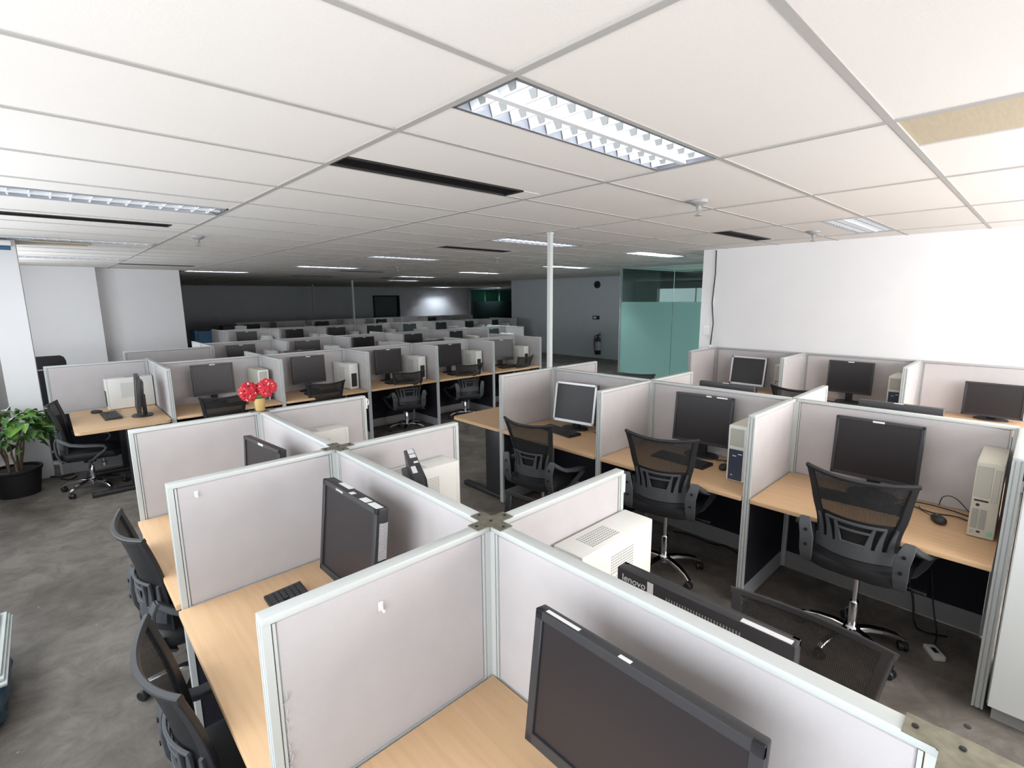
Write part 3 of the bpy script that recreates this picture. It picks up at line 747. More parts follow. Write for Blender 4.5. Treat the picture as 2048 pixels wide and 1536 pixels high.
    for t0, t1, s1 in ((-0.82, -0.88, 0.50), (-0.56, -0.66, 0.50), (-0.32, -0.44, 0.49), (0.32, 0.44, 0.49), (0.56, 0.66, 0.50), (0.82, 0.88, 0.50)):
        strip((0.20, t0), (s1, t1), 0.036, 0.012)
    strip((0.50, -0.68), (0.50, 0.68), 0.014, 0.014, 10)
    strip((0.42, -0.40), (0.42, 0.40), 0.012, 0.012, 8)
    strip((0.26, -0.34), (0.26, 0.34), 0.020, 0.020, 6)
    pr.append(P('lumbar_support', lb.mesh('lumbar_support', 'grey_plastic'), lift=True))
    lp = MB().grid(lambda i, j: S_(0.06+0.47*j, -0.95+1.9*i)+Vector((0.006, 0, 0)), 12, 6)
    pr.append(P('lumbar_pad', lp.mesh('lumbar_pad', 'black_matte'), lift=True))
    # wing brackets running into the looped armrests
    bolt = MB().lathe([(0.0005, -0.001), (0.009, -0.001), (0.009, 0.003), (0.0005, 0.003)], 10, axis='x').mesh('bolt', 'vent_black')
    for sg in (-1, 1):
        m = MB()
        y0 = sg*0.212
        m.sweep([(-0.15, y0*0.97, 0.425), (-0.20, y0, 0.46), (-0.222, y0*1.0, 0.52), (-0.228, y0, 0.60), (-0.222, y0*1.06, 0.66), (-0.205, y0*1.10, 0.70)], (0, 1, 0), [(0.9, 0, 0.6), (1, 0, 0.5), (1, 0, 0.15), (1, 0, 0), (1, 0, -0.2), (1, 0, -0.5)], [0.045, 0.056, 0.064, 0.068, 0.064, 0.05], 0.016)
        m.sweep([(-0.208, y0*1.09, 0.692), (-0.16, y0*1.20, 0.655), (-0.105, y0*1.32, 0.622), (0.0, y0*1.44, 0.603), (0.10, y0*1.48, 0.594), (0.155, y0*1.46, 0.582), (0.17, y0*1.42, 0.556), (0.15, y0*1.36, 0.525), (0.09, y0*1.24, 0.475), (0.045, y0*1.08, 0.43), (0.0, y0*0.85, 0.412)],
                (0, 1, 0), [(0.5, 0, 1), (0.6, 0, 1), (0.4, 0, 1), (0.1, 0, 1), (0.1, 0, 1), (0.6, 0, 0.8), (1, 0, 0), (1, 0, -0.5), (1, 0, -0.6), (0.8, 0, -0.6), (0.2, 0, -1)], [0.045, 0.05, 0.055, 0.055, 0.055, 0.05, 0.045, 0.042, 0.04, 0.04, 0.04], [0.03, 0.03, 0.026, 0.024, 0.024, 0.024, 0.022, 0.02, 0.02, 0.02, 0.018])
        pr.append(P('armrest', m.mesh('armrest', 'grey_plastic'), lift=True, ch=(P('bolt', bolt, (-0.238, y0, 0.555)), P('bolt', bolt, (-0.236, y0*1.03, 0.64)))))
    return pr
CH = chair_proto()
def chair(x, y, rz, lift, label, group='black mesh office chairs'):
    return inst(CH, 'office_chair', label, 'chair', (x, y, 0), rz, group, lift)
chair(3.185, 0.56, math.radians(0), 0.075, 'black mesh office chair in front of the wide monitor and cream tower')
chair(3.13, 1.72, math.radians(14), 0.075, 'black mesh office chair in front of the blue fronted tower')
chair(2.98, 2.80, math.radians(8), 0.0, 'black mesh office chair in front of the silver monitor')
chair(1.50, 0.43, math.radians(180), -0.07, 'black mesh chair at bottom right, net back seen behind the foreground monitor')
chair(1.53, 1.68, math.radians(180), -0.07, 'low black chair mostly hidden by the foreground cross panel')
chair(0.41, 2.84, math.radians(4), -0.05, 'black mesh chair at left, second from the camera, pushed to the desk')
chair(0.36, 1.69, math.radians(1), -0.05, 'black mesh chair at the bottom left, nearest the camera')
chair(0.20, 6.80, math.radians(-8), -0.05, 'black mesh chair seen from the side beside the potted plant')
for i, (x, y, a, lf) in enumerate(((1.40, 6.45, 88, -0.07), (2.62, 6.50, 80, -0.07), (3.92, 6.56, 72, -0.07), (5.05, 6.56, 75, -0.07), (6.30, 6.62, 100, -0.06))):
    chair(x, y, math.radians(a), lf, 'black mesh chair at the %s desk of the middle row, counted from left' % ORD[i])
for i, (x, y, a) in enumerate(((2.6, 8.8, 85), (3.75, 8.85, 95), (5.0, 8.8, 92), (6.1, 8.8, 80))):
    chair(x, y, math.radians(a), -0.03, 'dark office chair at the %s desk of the dim rear row, counted from left' % ORD[i])
chair(5.35, 3.5, math.radians(200), 0.0, 'black chair behind the row, only its top showing before the frosted glass')
chair(5.85, 1.7, math.radians(0), 0.04, 'black chair at the right wall row, top showing below the middle black monitor')

# ------------------------------------------------------------------ monitors (screen faces local +x, foot at origin on the desk)
def monitor_proto(w_, h_, zb, tilt, body='bezel', bz=0.018, th=0.038, key=None, stickers=(), logo=False, base='round', bulge=True):
    M = Matrix.Translation((0.0, 0, zb)) @ Matrix.Rotation(-tilt, 4, 'Y')
    def tf(mb): mb.v = [tuple(M @ Vector(p)) for p in mb.v]; return mb
    a = w_/2
    fr = MB()
    fr.rbox(0.008, 0.020, -a, a, 0, bz*1.25, 0.002, 1).rbox(0.008, 0.020, -a, a, h_-bz, h_, 0.002, 1)
    fr.rbox(0.008, 0.020, -a, -a+bz, 0, h_, 0.002, 1).rbox(0.008, 0.020, a-bz, a, 0, h_, 0.002, 1)
    bk = MB().rbox(0.020-th, 0.012, -a, a, 0, h_, 0.004, 2)
    if bulge: bk.rbox(0.002-th-0.012, 0.0, -a*0.62, a*0.62, h_*0.14, h_*0.86, 0.008, 2)
    sc = MB().box(0.010, 0.0135, -a+bz*0.9, a-bz*0.9, bz*1.1, h_-bz*0.9)
    pr = [P('bezel', tf(fr).mesh('bezel', body)), P('housing', tf(bk).mesh('housing', 'bezel')), P('screen', tf(sc).mesh('screen', 'screen', False))]
    nk = MB().rbox(-th-0.035, -th+0.004, -0.035, 0.035, 0.012, zb+h_*0.45, 0.006)
    pr.append(P('stand_neck', nk.mesh('stand_neck', 'black_plastic')))
    if base == 'round':
        fb = MB().superq(0.10, 0.135, 0.014, 0.4, 0.9, 28, 6, (-0.03, 0, 0.0)); fb.v = [(x, y, max(0.0, z)) for x, y, z in fb.v]
    else:
        fb = MB().rbox(-0.12, 0.09, -0.12, 0.12, 0.0, 0.014, 0.005)
    pr.append(P('base', fb.mesh('base', 'black_plastic')))
    for (y0, y1, z0, z1, face, mt) in stickers:
        m = MB()
        if face == 'top': m.box(0.024-th+(th-0.008)*z0, 0.024-th+(th-0.008)*z1, y0, y1, h_, h_+0.0012)
        elif face == 'front': m.box(0.0200, 0.0208, y0, y1, z0, z1)
        elif face == 'side': m.box(0.014-th+0.008, 0.006, y0, y1, z0, z1)
        elif face == 'back': m.box(0.0185-th, 0.0200-th, y0, y1, z0, z1)
        pr.append(P('sticker', tf(m).mesh('sticker', mt, False), label='white paper sticker'))
    return pr
def monitor(proto, x, y, rz, label, group='computer monitors', z=DESK):
    return inst(proto, 'monitor', label, 'monitor', (x, y, z), math.radians(rz), group)
M_std = monitor_proto(0.45, 0.375, 0.11, 0.06, stickers=((-0.03, 0.03, 0.36, 0.371, 'front', 'sticker'),))
M_std2 = monitor_proto(0.45, 0.385, 0.105, 0.10, stickers=((0.10, 0.18, 0.372, 0.383, 'front', 'sticker'), (0.02, 0.06, 0.372, 0.383, 'front', 'sticker'), (-0.225, -0.2249, 0.30, 0.37, 'side', 'sticker')))
M_rear = monitor_proto(0.45, 0.385, 0.150, 0.05, stickers=((-0.02, 0.03, 0.0, 0.6, 'top', 'sticker'),))
M_silver = monitor_proto(0.455, 0.385, 0.06, 0.16, 'silver', 0.022, 0.045)
M_wide = monitor_proto(0.535, 0.345, 0.155, 0.12, 'bezel', 0.024, 0.034, stickers=((-0.24, -0.14, 0.45, 0.85, 'top', 'sticker'), (-0.03, 0.0, 0.6, 1.0, 'top', 'sticker')))
M_lab = monitor_proto(0.45, 0.395, 0.108, 0.11, 'bezel', 0.022, 0.05, stickers=((-0.13, -0.04, 0.0, 0.5, 'top', 'sticker'), (0.0, 0.025, 0.5, 1, 'top', 'sticker'), (0.085, 0.135, 0.3, 1, 'top', 'sticker'), (0.15, 0.215, 0.3, 1, 'top', 'sticker'), (-0.10, -0.04, 0.380, 0.388, 'front', 'print_grey'), (0.2250, 0.2260, 0.20, 0.34, 'side', 'barcode')))
M_back = monitor_proto(0.52, 0.34, 0.06, 0.0, 'bezel', 0.02, 0.045, stickers=((0.13, 0.15, 0.27, 0.335, 'back', 'sticker'), (-0.25, -0.125, 0.0, 0.5, 'top', 'sticker')), bulge=False)
# near row, left side (screens face -x)
monitor(M_wide, 0.775, 0.505, 180, 'large wide black monitor in the foreground at bottom right')
monitor(M_lab, 0.765, 1.785, 181, 'black monitor with white barcode stickers on the left foreground desk')
monitor(M_std, 0.78, 2.83, 186, 'black monitor with a sticker, top corner showing behind second left panel')
# near row, right side (screens face +x, backs seen)
mb_ = monitor(M_back, 1.27, 0.585, 0, 'black monitor seen from behind with white lettering, bottom right')
cu = bpy.data.curves.new('lettering', 'FONT'); cu.body = 'lenovo'; cu.size = 0.031; cu.extrude = 0.0006; cu.align_x = 'CENTER'
to = bpy.data.objects.new('lettering_tmp', cu); COL.objects.link(to)
me = bpy.data.meshes.new_from_object(to.evaluated_get(bpy.context.evaluated_depsgraph_get()))
bpy.data.objects.remove(to); me.materials.clear(); me.materials.append(MATS['sticker'])
o = link('lettering', me, mb_, (-0.0262, 0.198, 0.06+0.304), (PI/2, 0, -PI/2)); set_props(o, 'white maker lettering on the back')
gr = MB()
for i in range(26): gr.box(-0.0275, -0.0265, -0.13+i*0.0085, -0.126+i*0.0085, 0.06+0.235, 0.06+0.312)
o = link('vent_slots', gr.mesh('vent_slots', 'vent_grey', False), mb_); o['kind'] = 'stuff'
monitor(M_lab, 1.215, 1.895, -25, 'black monitor turned edge-on in front of a white computer, centre left')
# row right of the aisle
monitor(M_silver, 3.60, 2.99, 188, 'silver framed monitor leaning back, right of the aisle')
monitor(M_std2, 3.67, 1.755, 184, 'black monitor next to the blue fronted tower')
monitor(M_wide if False else M_std, 3.665, 0.63, 180, 'black monitor next to the cream tower at right')
monitor(M_rear, 4.10, 1.755, 2, 'black monitor, only its top edge showing behind the blue tower cubicle')
monitor(M_rear, 4.10, 0.60, 0, 'black monitor, only its top edge showing behind the cream tower cubicle')
# right wall row
monitor(M_silver, 6.82, 2.67, 180, 'silver framed monitor on the right wall desk')
monitor(M_std, 6.82, 1.50, 180, 'black monitor on the middle right wall desk')
M_low = monitor_proto(0.45, 0.34, 0.03, 0.08)
monitor(M_low, 6.82, 0.27, 180, 'black monitor cut by the right picture edge')
# middle row
for i, (x, a) in enumerate(((1.445, 270), (2.605, 270), (3.83, 270), (5.0, 268), (6.17, 245))):
    monitor(M_std, x, 6.87, a, 'black monitor on the %s desk of the middle row, counted from left' % ORD[i])
for i, x in enumerate((1.5, 2.65, 3.8, 4.95, 6.1)):
    if i in (1, 3): monitor(M_rear, x, 7.30, 92, 'black monitor backing the %s desk of the middle row' % ORD[i])
for i in range(6): monitor(M_std, XB[i]+0.54, 9.5, 270+R.uniform(-8, 8), 'dark monitor in the dim rear row, %s from left' % ORD[i])
for i in range(8): monitor(M_std, XC[i]+0.54, 13.4, 270+R.uniform(-8, 8), 'dark monitor in the dark row, %s from left' % ORD[i])
for i in range(0, 8, 2): monitor(M_std, XD[i]+0.54, 17.5, 270, 'faint monitor in the farthest row, %s from left' % ORD[i])
M_side = monitor_proto(0.43, 0.385, 0.06, 0.06, 'bezel', 0.02, 0.04, stickers=((-0.12, -0.05, 0, 0, 'top', 'sticker'),))
monitor(M_side, 0.66, 6.72, 176, 'grey black monitor seen edge-on on the separate left table')

# ------------------------------------------------------------------ computers (front faces local +x)
def tower_proto(L, W, H, body, front, style):
    pr = [P('case', MB().rbox(-L, -0.02, -W/2, W/2, 0.006, H, 0.004, 2).mesh('case', body))]
    pr.append(P('front_panel', MB().rbox(-0.022, 0.0, -W/2, W/2, 0.004, H, 0.006, 2).mesh('front_panel', body if style != 'blue' else 'case_white')))
    ft = MB()
    for x in (-L+0.05, -0.06):
        for y in (-W/2+0.02, W/2-0.02): ft.lathe([(0.001, 0.0), (0.010, 0.0), (0.010, 0.007), (0.001, 0.007)], 8, (x, y, 0))
    pr.append(P('foot', ft.mesh('foot', 'black_matte')))
    if style == 'cream':
        pr.append(P('drive_bay', MB().rbox(-0.001, 0.003, W*0.20, W*0.42, H*0.50, H*0.93, 0.002, 1).mesh('drive_bay', 'case_front')))
        pr.append(P('cover_plate', MB().rbox(-0.001, 0.002, -W*0.45, W*0.14, H*0.55, H*0.95, 0.002, 1).mesh('cover_plate', 'case_front')))
        pr.append(P('slot', MB().rbox(0.0, 0.003, -W*0.40, W*0.12, H*0.49, H*0.51, 0.001, 1).mesh('slot', 'vent_black')))
        pr.append(P('power_button', MB().lathe([(0.0005, 0), (0.008, 0), (0.007, 0.004), (0.0005, 0.004)], 12, (0, -W*0.25, H*0.44), 'x').mesh('power_button', 'black_plastic')))
        gl = MB()
        for j in range(16):
            for q in range(2): gl.box(0.0, 0.002, -W*0.42+q*W*0.29, -W*0.42+q*W*0.29+W*0.25, H*0.13+j*H*0.0165, H*0.138+j*H*0.0165)
        pr.append(P('grille', gl.mesh('grille', 'vent_grey', False), kind='stuff'))
        pr.append(P('badge', MB().box(0.0, 0.002, -W*0.16, -W*0.02, H*0.075, H*0.10).mesh('badge', 'black_plastic', False)))
        pr.append(P('badge', MB().box(0.0, 0.002, -W*0.40, -W*0.24, H*0.06, H*0.10).mesh('badge', 'print_grey', False)))
        pr.append(P('badge', MB().lathe([(0.0005, 0), (0.013, 0), (0.0005, 0.002)], 12, (0, W*0.33, H*0.09), 'x').mesh('badge', 'print_green')))
    elif style == 'blue':
        pr.append(P('front_insert', MB().rbox(-0.001, 0.004, -W*0.40, W*0.34, H*0.03, H*0.58, 0.003, 1).mesh('front_insert', 'case_blue')))
        pr.append(P('drive_bay', MB().rbox(-0.001, 0.003, -W*0.40, W*0.34, H*0.64, H*0.95, 0.002, 1).mesh('drive_bay', 'case_front')))
        for zz, y0 in ((0.50, 0.10), (0.46, -0.20)): pr.append(P('badge', MB().box(0.004, 0.006, y0*W, (y0+0.2)*W, zz*H, (zz+0.015)*H).mesh('badge', 'sticker', False)))
        pr.append(P('power_button', MB().lathe([(0.0005, 0), (0.006, 0), (0.005, 0.003), (0.0005, 0.003)], 10, (0.004, -W*0.2, H*0.12), 'x').mesh('power_button', 'silver')))
    else:
        # white case: perforated vents on top and side, dark ports at the back
        vt = MB()
        for i in range(14):
            for j in range(7): vt.box(-L*0.80+i*0.012, -L*0.80+i*0.012+0.006, -W*0.32+j*W*0.09, -W*0.32+j*W*0.09+W*0.05, H, H+0.0008)
        pr.append(P('top_vent', vt.mesh('top_vent', 'vent_grey', False), kind='stuff'))
        vs = MB()
        for sg in (-1, 1):
            for i in range(14):
                for j in range(16): vs.box(-L*0.62+i*0.0105, -L*0.62+i*0.0105+0.005, sg*W/2-0.0006, sg*W/2+0.0006, H*0.36+j*0.011, H*0.36+j*0.011+0.0055)
        pr.append(P('side_vent', vs.mesh('side_vent', 'vent_grey', False), kind='stuff'))
        pr.append(P('rear_panel', MB().box(-L-0.003, -L+0.001, -W/2+0.008, W/2-0.008, 0.02, H-0.012).mesh('rear_panel', 'vent_grey', False)))
        for i in range(4): pr.append(P('port', MB().box(-L-0.006, -L-0.002, -W*0.3, W*0.1, H*(0.3+0.15*i), H*(0.36+0.15*i)).mesh('port', 'black_matte', False)))
        pr.append(P('front_insert', MB().rbox(-0.001, 0.004, -W*0.30, W*0.30, H*0.10, H*0.62, 0.003, 1).mesh('front_insert', 'black_plastic')))
        pr.append(P('handle_ridge', MB().rbox(-L*0.72, -L*0.52, -W/2-0.006, -W/2, H*0.60, H*0.63, 0.002, 1).mesh('handle_ridge', 'case_white')))
    return pr
T_cream = tower_proto(0.40, 0.105, 0.405, 'case_cream', 'case_front', 'cream')
T_blue = tower_proto(0.42, 0.125, 0.39, 'case_cream', 'case_blue', 'blue')
T_white = tower_proto(0.45, 0.135, 0.36, 'case_white', 'black_plastic', 'white')
def tower(pr, x, y, rz, label, group='desktop computers'):
    return inst(pr, 'desktop_computer', label, 'computer', (x, y, DESK), math.radians(rz), group)
tower(T_cream, 3.40, 0.105, 180, 'cream computer tower with grille at the right picture edge')
tower(T_blue, 3.31, 1.325, 180, 'cream computer tower with a dark blue front, right of the aisle')
tower(T_white, 1.71, 1.065, 0, 'large white computer with perforated vents in the foreground centre')
tower(T_white, 1.60, 2.214, 0, 'white computer behind the edge-on black monitor')
tower(T_white, 1.49, 3.355, 0, 'white computer behind the metal joining plate, near the flowers')
tower(T_white, 3.42, 3.56, 180, 'white computer on the far end table beside the aisle')
tower(T_cream, 6.54, 2.18, 180, 'narrow cream tower right of the silver wall monitor')
tower(T_blue, 6.53, 1.02, 180, 'cream tower with dark front right of the middle wall monitor')
for i, (x, y, a, pr) in enumerate(((1.93, 6.58, 271, T_blue), (3.10, 6.55, 274, T_white), (4.24, 6.57, 273, T_white), (5.38, 6.57, 273, T_white), (6.52, 6.57, 274, T_white))):
    tower(pr, x, y, a, 'white computer tower on the %s desk of the middle row, counted from left' % ORD[i])
for i in range(6): tower(T_white, XB[i]+0.98, 9.22, 270+R.uniform(-4, 4), 'pale computer in the dim rear row, %s from left' % ORD[i])
for i in range(8): tower(T_white, XC[i]+0.98, 13.12, 270+R.uniform(-4, 4), 'pale computer in the dark row, %s from left' % ORD[i])
tower(T_white, 0.44, 7.36, 183, 'white computer at the back of the separate left table')

# ------------------------------------------------------------------ keyboards and mice
def kb_proto():
    b_ = MB().prism([(-0.075, 0.0), (0.075, 0.0), (0.075, 0.022), (-0.075, 0.012)], -0.22, 0.22, 'y')
    ks = MB()
    for r in range(6):
        for c in range(21):
            if c in (15, 16) and r == 2: continue
            x = -0.062+r*0.0215; y = -0.207+c*0.0198
            z = 0.012+(x+0.075)/0.15*0.010
            if r == 0 and 3 <= c <= 9:
                if c == 3: ks.box(x, x+0.017, y, y+0.0198*7-0.003, z-0.001, z+0.007)
                continue
            ks.box(x, x+0.0175, y, y+0.0165, z-0.001, z+0.007)
    return [P('body', b_.mesh('body', 'black_plastic', False)), P('keys', ks.mesh('keys', 'key', False), kind='stuff'),
            P('foot', MB().box(0.06, 0.068, -0.19, -0.16, -0.0, 0.003).box(0.06, 0.068, 0.16, 0.19, -0.0, 0.003).mesh('foot', 'black_matte', False))]
KB = kb_proto()
# local +x points away from the typist
def keyboard(x, y, rz, label): return inst(KB, 'keyboard', label, 'keyboard', (x, y, DESK), math.radians(rz), 'black keyboards')
keyboard(3.43, 3.02, -8, 'black keyboard lying before the silver monitor right of the aisle')
keyboard(3.46, 1.80, -3, 'black keyboard before the monitor beside the blue fronted tower')
keyboard(3.495, 0.66, 3, 'black keyboard before the monitor beside the cream tower')
keyboard(0.61, 1.905, -2, 'black keyboard on the left foreground desk, half hidden by the panel')
keyboard(0.43, 6.90, 2, 'dark keyboard on the separate left table')
for i, x in enumerate((1.50, 2.66, 3.85, 5.0, 6.12)): keyboard(x, 6.60, 90+R.uniform(-6, 6), 'black keyboard on the %s desk of the middle row, counted from left' % ORD[i])
keyboard(6.58, 2.68, 0, 'black keyboard on the right wall desk below the silver monitor')
keyboard(6.58, 1.52, 0, 'black keyboard on the right wall desk below the middle black monitor')
def mouse_fn(p):
    x, y, z = p; z = max(z, -0.016); z *= (1.0-0.25*(x/0.055)); return [x, y, z]
MS = [P('shell', MB().superq(0.055, 0.031, 0.022, 0.9, 0.8, 24, 12, (0, 0, 0.0165), mouse_fn).mesh('shell', 'black_plastic')),
      P('wheel', MB().lathe([(0.001, -0.004), (0.009, -0.004), (0.009, 0.004), (0.001, 0.004)], 12, (0.025, 0, 0.028), 'y').mesh('wheel', 'vent_grey')),
      P('cord', MB().tube([(0.05, 0, 0.008), (0.09, 0.01, 0.003), (0.15, 0.03, 0.003), (0.22, 0.02, 0.003)], 0.002, 6).mesh('cord', 'cable'))]
def mouse(x, y, rz, label): return inst(MS, 'mouse', label, 'mouse', (x, y, DESK), math.radians(rz), 'black mice')
mouse(3.50, 0.28, 25, 'black mouse beside the cream tower')
mouse(3.51, 1.49, 10, 'black mouse beside the blue fronted tower')
mouse(0.33, 7.22, -20, 'dark mouse on the separate left table')

# ------------------------------------------------------------------ cables
def cable(pts, r, label, cat='cable'):
    # smooth the polyline
    P_ = [Vector(p) for p in pts]
    for _ in range(2):
        Q_ = [P_[0]]
        for a, b in zip(P_, P_[1:]): Q_ += [a*0.75+b*0.25, a*0.25+b*0.75]
        P_ = Q_+[P_[-1]]
    o = link('cable', MB().tube(P_, r, 6).mesh('cable', 'cable')); set_props(o, label, cat, 'cables'); return o
cable([(3.62, 0.60, DESK+0.005), (3.66, 0.45, DESK+0.012), (3.60, 0.32, DESK+0.006), (3.64, 0.22, DESK+0.01), (3.62, 0.17, DESK+0.005)], 0.004, 'black cable from the right monitor to the cream tower')
cable([(3.70, 0.52, DESK+0.005), (3.71, 0.38, DESK+0.02), (3.72, 0.26, DESK+0.012), (3.70, 0.17, DESK+0.005)], 0.004, 'black cable lying behind the one from the right monitor')
cable([(3.76, 0.17, DESK+0.005), (3.74, 0.24, DESK+0.09), (3.78, 0.30, DESK+0.07), (3.78, 0.31, DESK+0.005)], 0.0025, 'thin grey loop of wire beside the cream tower')
cable([(3.66, 1.62, DESK+0.004), (3.70, 1.50, DESK+0.01), (3.64, 1.43, DESK+0.004), (3.70, 1.40, DESK+0.004)], 0.004, 'black cable behind the blue fronted tower')
cable([(3.64, 2.78, DESK+0.004), (3.60, 2.66, DESK+0.01), (3.66, 2.55, DESK+0.004), (3.72, 2.40, DESK+0.004)], 0.003, 'thin cable right of the silver monitor')
cable([(3.74, 1.98, 0.006), (3.70, 1.80, 0.05), (3.74, 1.62, 0.012), (3.68, 1.50, 0.08), (3.72, 1.42, 0.02), (3.66, 1.30, 0.006), (3.74, 1.22, 0.006)], 0.007, 'tangled black cable on floor under the blue tower desk')
cable([(3.77, 0.42, 0.30), (3.72, 0.36, 0.15), (3.68, 0.34, 0.01), (3.60, 0.30, 0.006), (3.66, 0.18, 0.006)], 0.006, 'black cable dropping to floor under the cream tower desk')
cable([(3.77, 0.30, 0.34), (3.70, 0.26, 0.12), (3.64, 0.22, 0.008), (3.50, 0.22, 0.008), (3.45, 0.21, 0.012)], 0.004, 'thin cable running to the white adaptor on the floor')
cable([(-0.06, 7.45, 0.01), (0.02, 7.30, 0.01), (0.08, 7.42, 0.01)], 0.008, 'dark cable on the floor behind the side-on chair')
cable([(-0.10, 7.60, 0.01), (-0.16, 7.54, 0.03), (-0.05, 7.52, 0.01), (0.06, 7.56, 0.01)], 0.008, 'dark cable curled on floor beside the plant pot')
ad = thing('power_adaptor', 'small white adaptor lying on the floor under the cream tower desk', 'adaptor', (3.42, 0.21, 0), 0.6)
link('shell', MB().rbox(-0.055, 0.055, -0.03, 0.03, 0.0, 0.03, 0.006).mesh('shell', 'white_plastic'), ad)
link('inset', MB().box(-0.022, 0.022, -0.012, 0.012, 0.03, 0.0308).mesh('inset', 'black_matte', False), ad)

# white adhesive hooks
HK = [P('pad', MB().rbox(-0.011, 0.011, -0.004, 0.0, -0.02, 0.016, 0.0018, 1).mesh('pad', 'white_plastic')),
      P('hook', MB().tube([(0, -0.004, 0.008), (0, -0.009, -0.004), (0, -0.012, -0.014), (0, -0.018, -0.016), (0, -0.020, -0.008)], 0.0035, 6).mesh('hook', 'white_plastic'))]
for x, y, z, lb in ((0.375, 2.2915, 1.215, 'small white hook on the panel left of the labelled monitor'), (0.575, 1.1425, 1.175, 'small white hook on the foreground panel'),
                    (6.256+0.05, 2.042, 1.21, 'small white hook on the wall row panel right of the silver monitor'), (6.256+0.05, 0.892, 1.21, 'small white hook on the wall row panel right of the middle black monitor')):
    inst(HK, 'adhesive_hook', lb, 'hook', (x, y, z), 0, 'white hooks').scale = (0.7, 1, 0.75)

# ------------------------------------------------------------------ potted plant
pl = thing('potted_plant', 'leafy green shrub in a black pot at the left edge', 'plant', (-0.385, 7.18, 0))
pt_ = link('pot', MB().lathe([(0.01, 0.0), (0.165, 0.0), (0.20, 0.25), (0.212, 0.26), (0.212, 0.285), (0.192, 0.285), (0.185, 0.25), (0.01, 0.25)], 28).mesh('pot', 'pot_black'), pl)
link('soil', MB().lathe([(0.01, 0.252), (0.18, 0.252), (0.17, 0.262), (0.01, 0.266)], 20).mesh('soil', 'soil'), pl)
rl = random.Random(11)
tips = []
for i in range(7):
    a = 2*PI*i/7+0.4; r0 = 0.05+0.02*(i % 3)
    p = [(r0*math.cos(a), r0*math.sin(a), 0.25)]; x, y, z = p[0]
    for j in range(4):
        a2 = a+rl.uniform(-0.9, 0.9); x += 0.025*math.cos(a2)*(j*0.6+0.4); y += 0.025*math.sin(a2)*(j*0.6+0.4); z += 0.10; p.append((x, y, z))
    link('stem', MB().tube(p, [0.013, 0.011, 0.010, 0.008, 0.006], 6).mesh('stem', 'bark'), pl); tips.append(p[-1])
def leaf_mesh(name, mt, L, W):
    def fn(i, j):
        x = L*j; wv = W*math.sin(PI*min(1, j**0.75))*(1-0.15*j); y = (i-0.5)*2*wv
        return (x, y, 0.10*L*math.sin(PI*j)-0.18*L*j*j+abs(i-0.5)*2*wv*0.35)
    return MB().grid(fn, 4, 5).mesh(name, mt)
lm = [leaf_mesh('leaf', 'leaf', 0.11, 0.034), leaf_mesh('leaf', 'leaf_dark', 0.10, 0.032), leaf_mesh('leaf', 'leaf', 0.085, 0.028)]
for i in range(290):
    th = rl.uniform(0, 2*PI); ph = rl.uniform(-0.35, 1.0); rr = rl.uniform(0.55, 1.0)
    x = 0.33*rr*math.cos(th)*math.sqrt(max(0, 1-ph*ph*0.8)); y = 0.33*rr*math.sin(th)*math.sqrt(max(0, 1-ph*ph*0.8)); z = 0.66+0.20*ph*rr+0.02
    if rl.random() < 0.08: z -= 0.18; x *= 1.1
    o = link('leaf', lm[0 if (z > 0.72 and rl.random() < 0.7) else rl.choice((1, 1, 2))], pl, (x, y, z), (rl.uniform(-0.5, 0.5), rl.uniform(-0.3, 0.7), th+rl.uniform(-0.7, 0.7)))
    s = rl.uniform(1.0, 1.5); o.scale = (s, s, s)
for i in range(10):
    tp_ = tips[i % 7]; a = rl.uniform(0, 2*PI)
    link('stem', MB().tube([(tp_[0], tp_[1], tp_[2]-0.05), (tp_[0]+0.08*math.cos(a), tp_[1]+0.08*math.sin(a), tp_[2]+0.04), (tp_[0]+0.17*math.cos(a), tp_[1]+0.17*math.sin(a), tp_[2]+0.08)], [0.006, 0.005, 0.003], 5).mesh('stem', 'bark'), pl)

# ------------------------------------------------------------------ red flowers in a vase
fl = thing('flower_vase', 'red artificial flowers in a small gold vase on the partition end', 'flowers', (0.975, 3.455, PT+0.0035))
link('vase', MB().lathe([(0.002, 0.0), (0.026, 0.0), (0.028, 0.004), (0.033, 0.06), (0.035, 0.082), (0.031, 0.082), (0.028, 0.05), (0.002, 0.045)], 20).mesh('vase', 'vase'), fl)
link('foliage', MB().superq(0.04, 0.035, 0.03, 1, 1, 12, 8, (0, 0, 0.095)).mesh('foliage', 'leaf_dark'), fl)
pe = MB()
for ring, (n, L, up) in enumerate(((7, 0.040, 0.25), (6, 0.030, 0.75), (5, 0.018, 1.2))):
    for i in range(n):
        a = 2*PI*i/n+ring*0.5; ca, sa = math.cos(a), math.sin(a)
        def fn(u, v, ca=ca, sa=sa, L=L, up=up):
            r = 0.004+L*v; wv = (u-0.5)*L*0.95*math.sin(PI*(0.12+0.80*v)); z = L*v*math.sin(up)+0.008*math.sin(3*u)-0.006*v*v
            r2 = r*math.cos(up*0.8); return (r2*ca-wv*sa, r2*sa+wv*ca, z)
        pe.grid(fn, 3, 4)
pem = pe.mesh('flower', 'petal'); stm = MB().superq(0.007, 0.007, 0.012, 1, 1, 8, 6, (0, 0, 0.014)).mesh('stamen', 'stamen')
rf = random.Random(3)
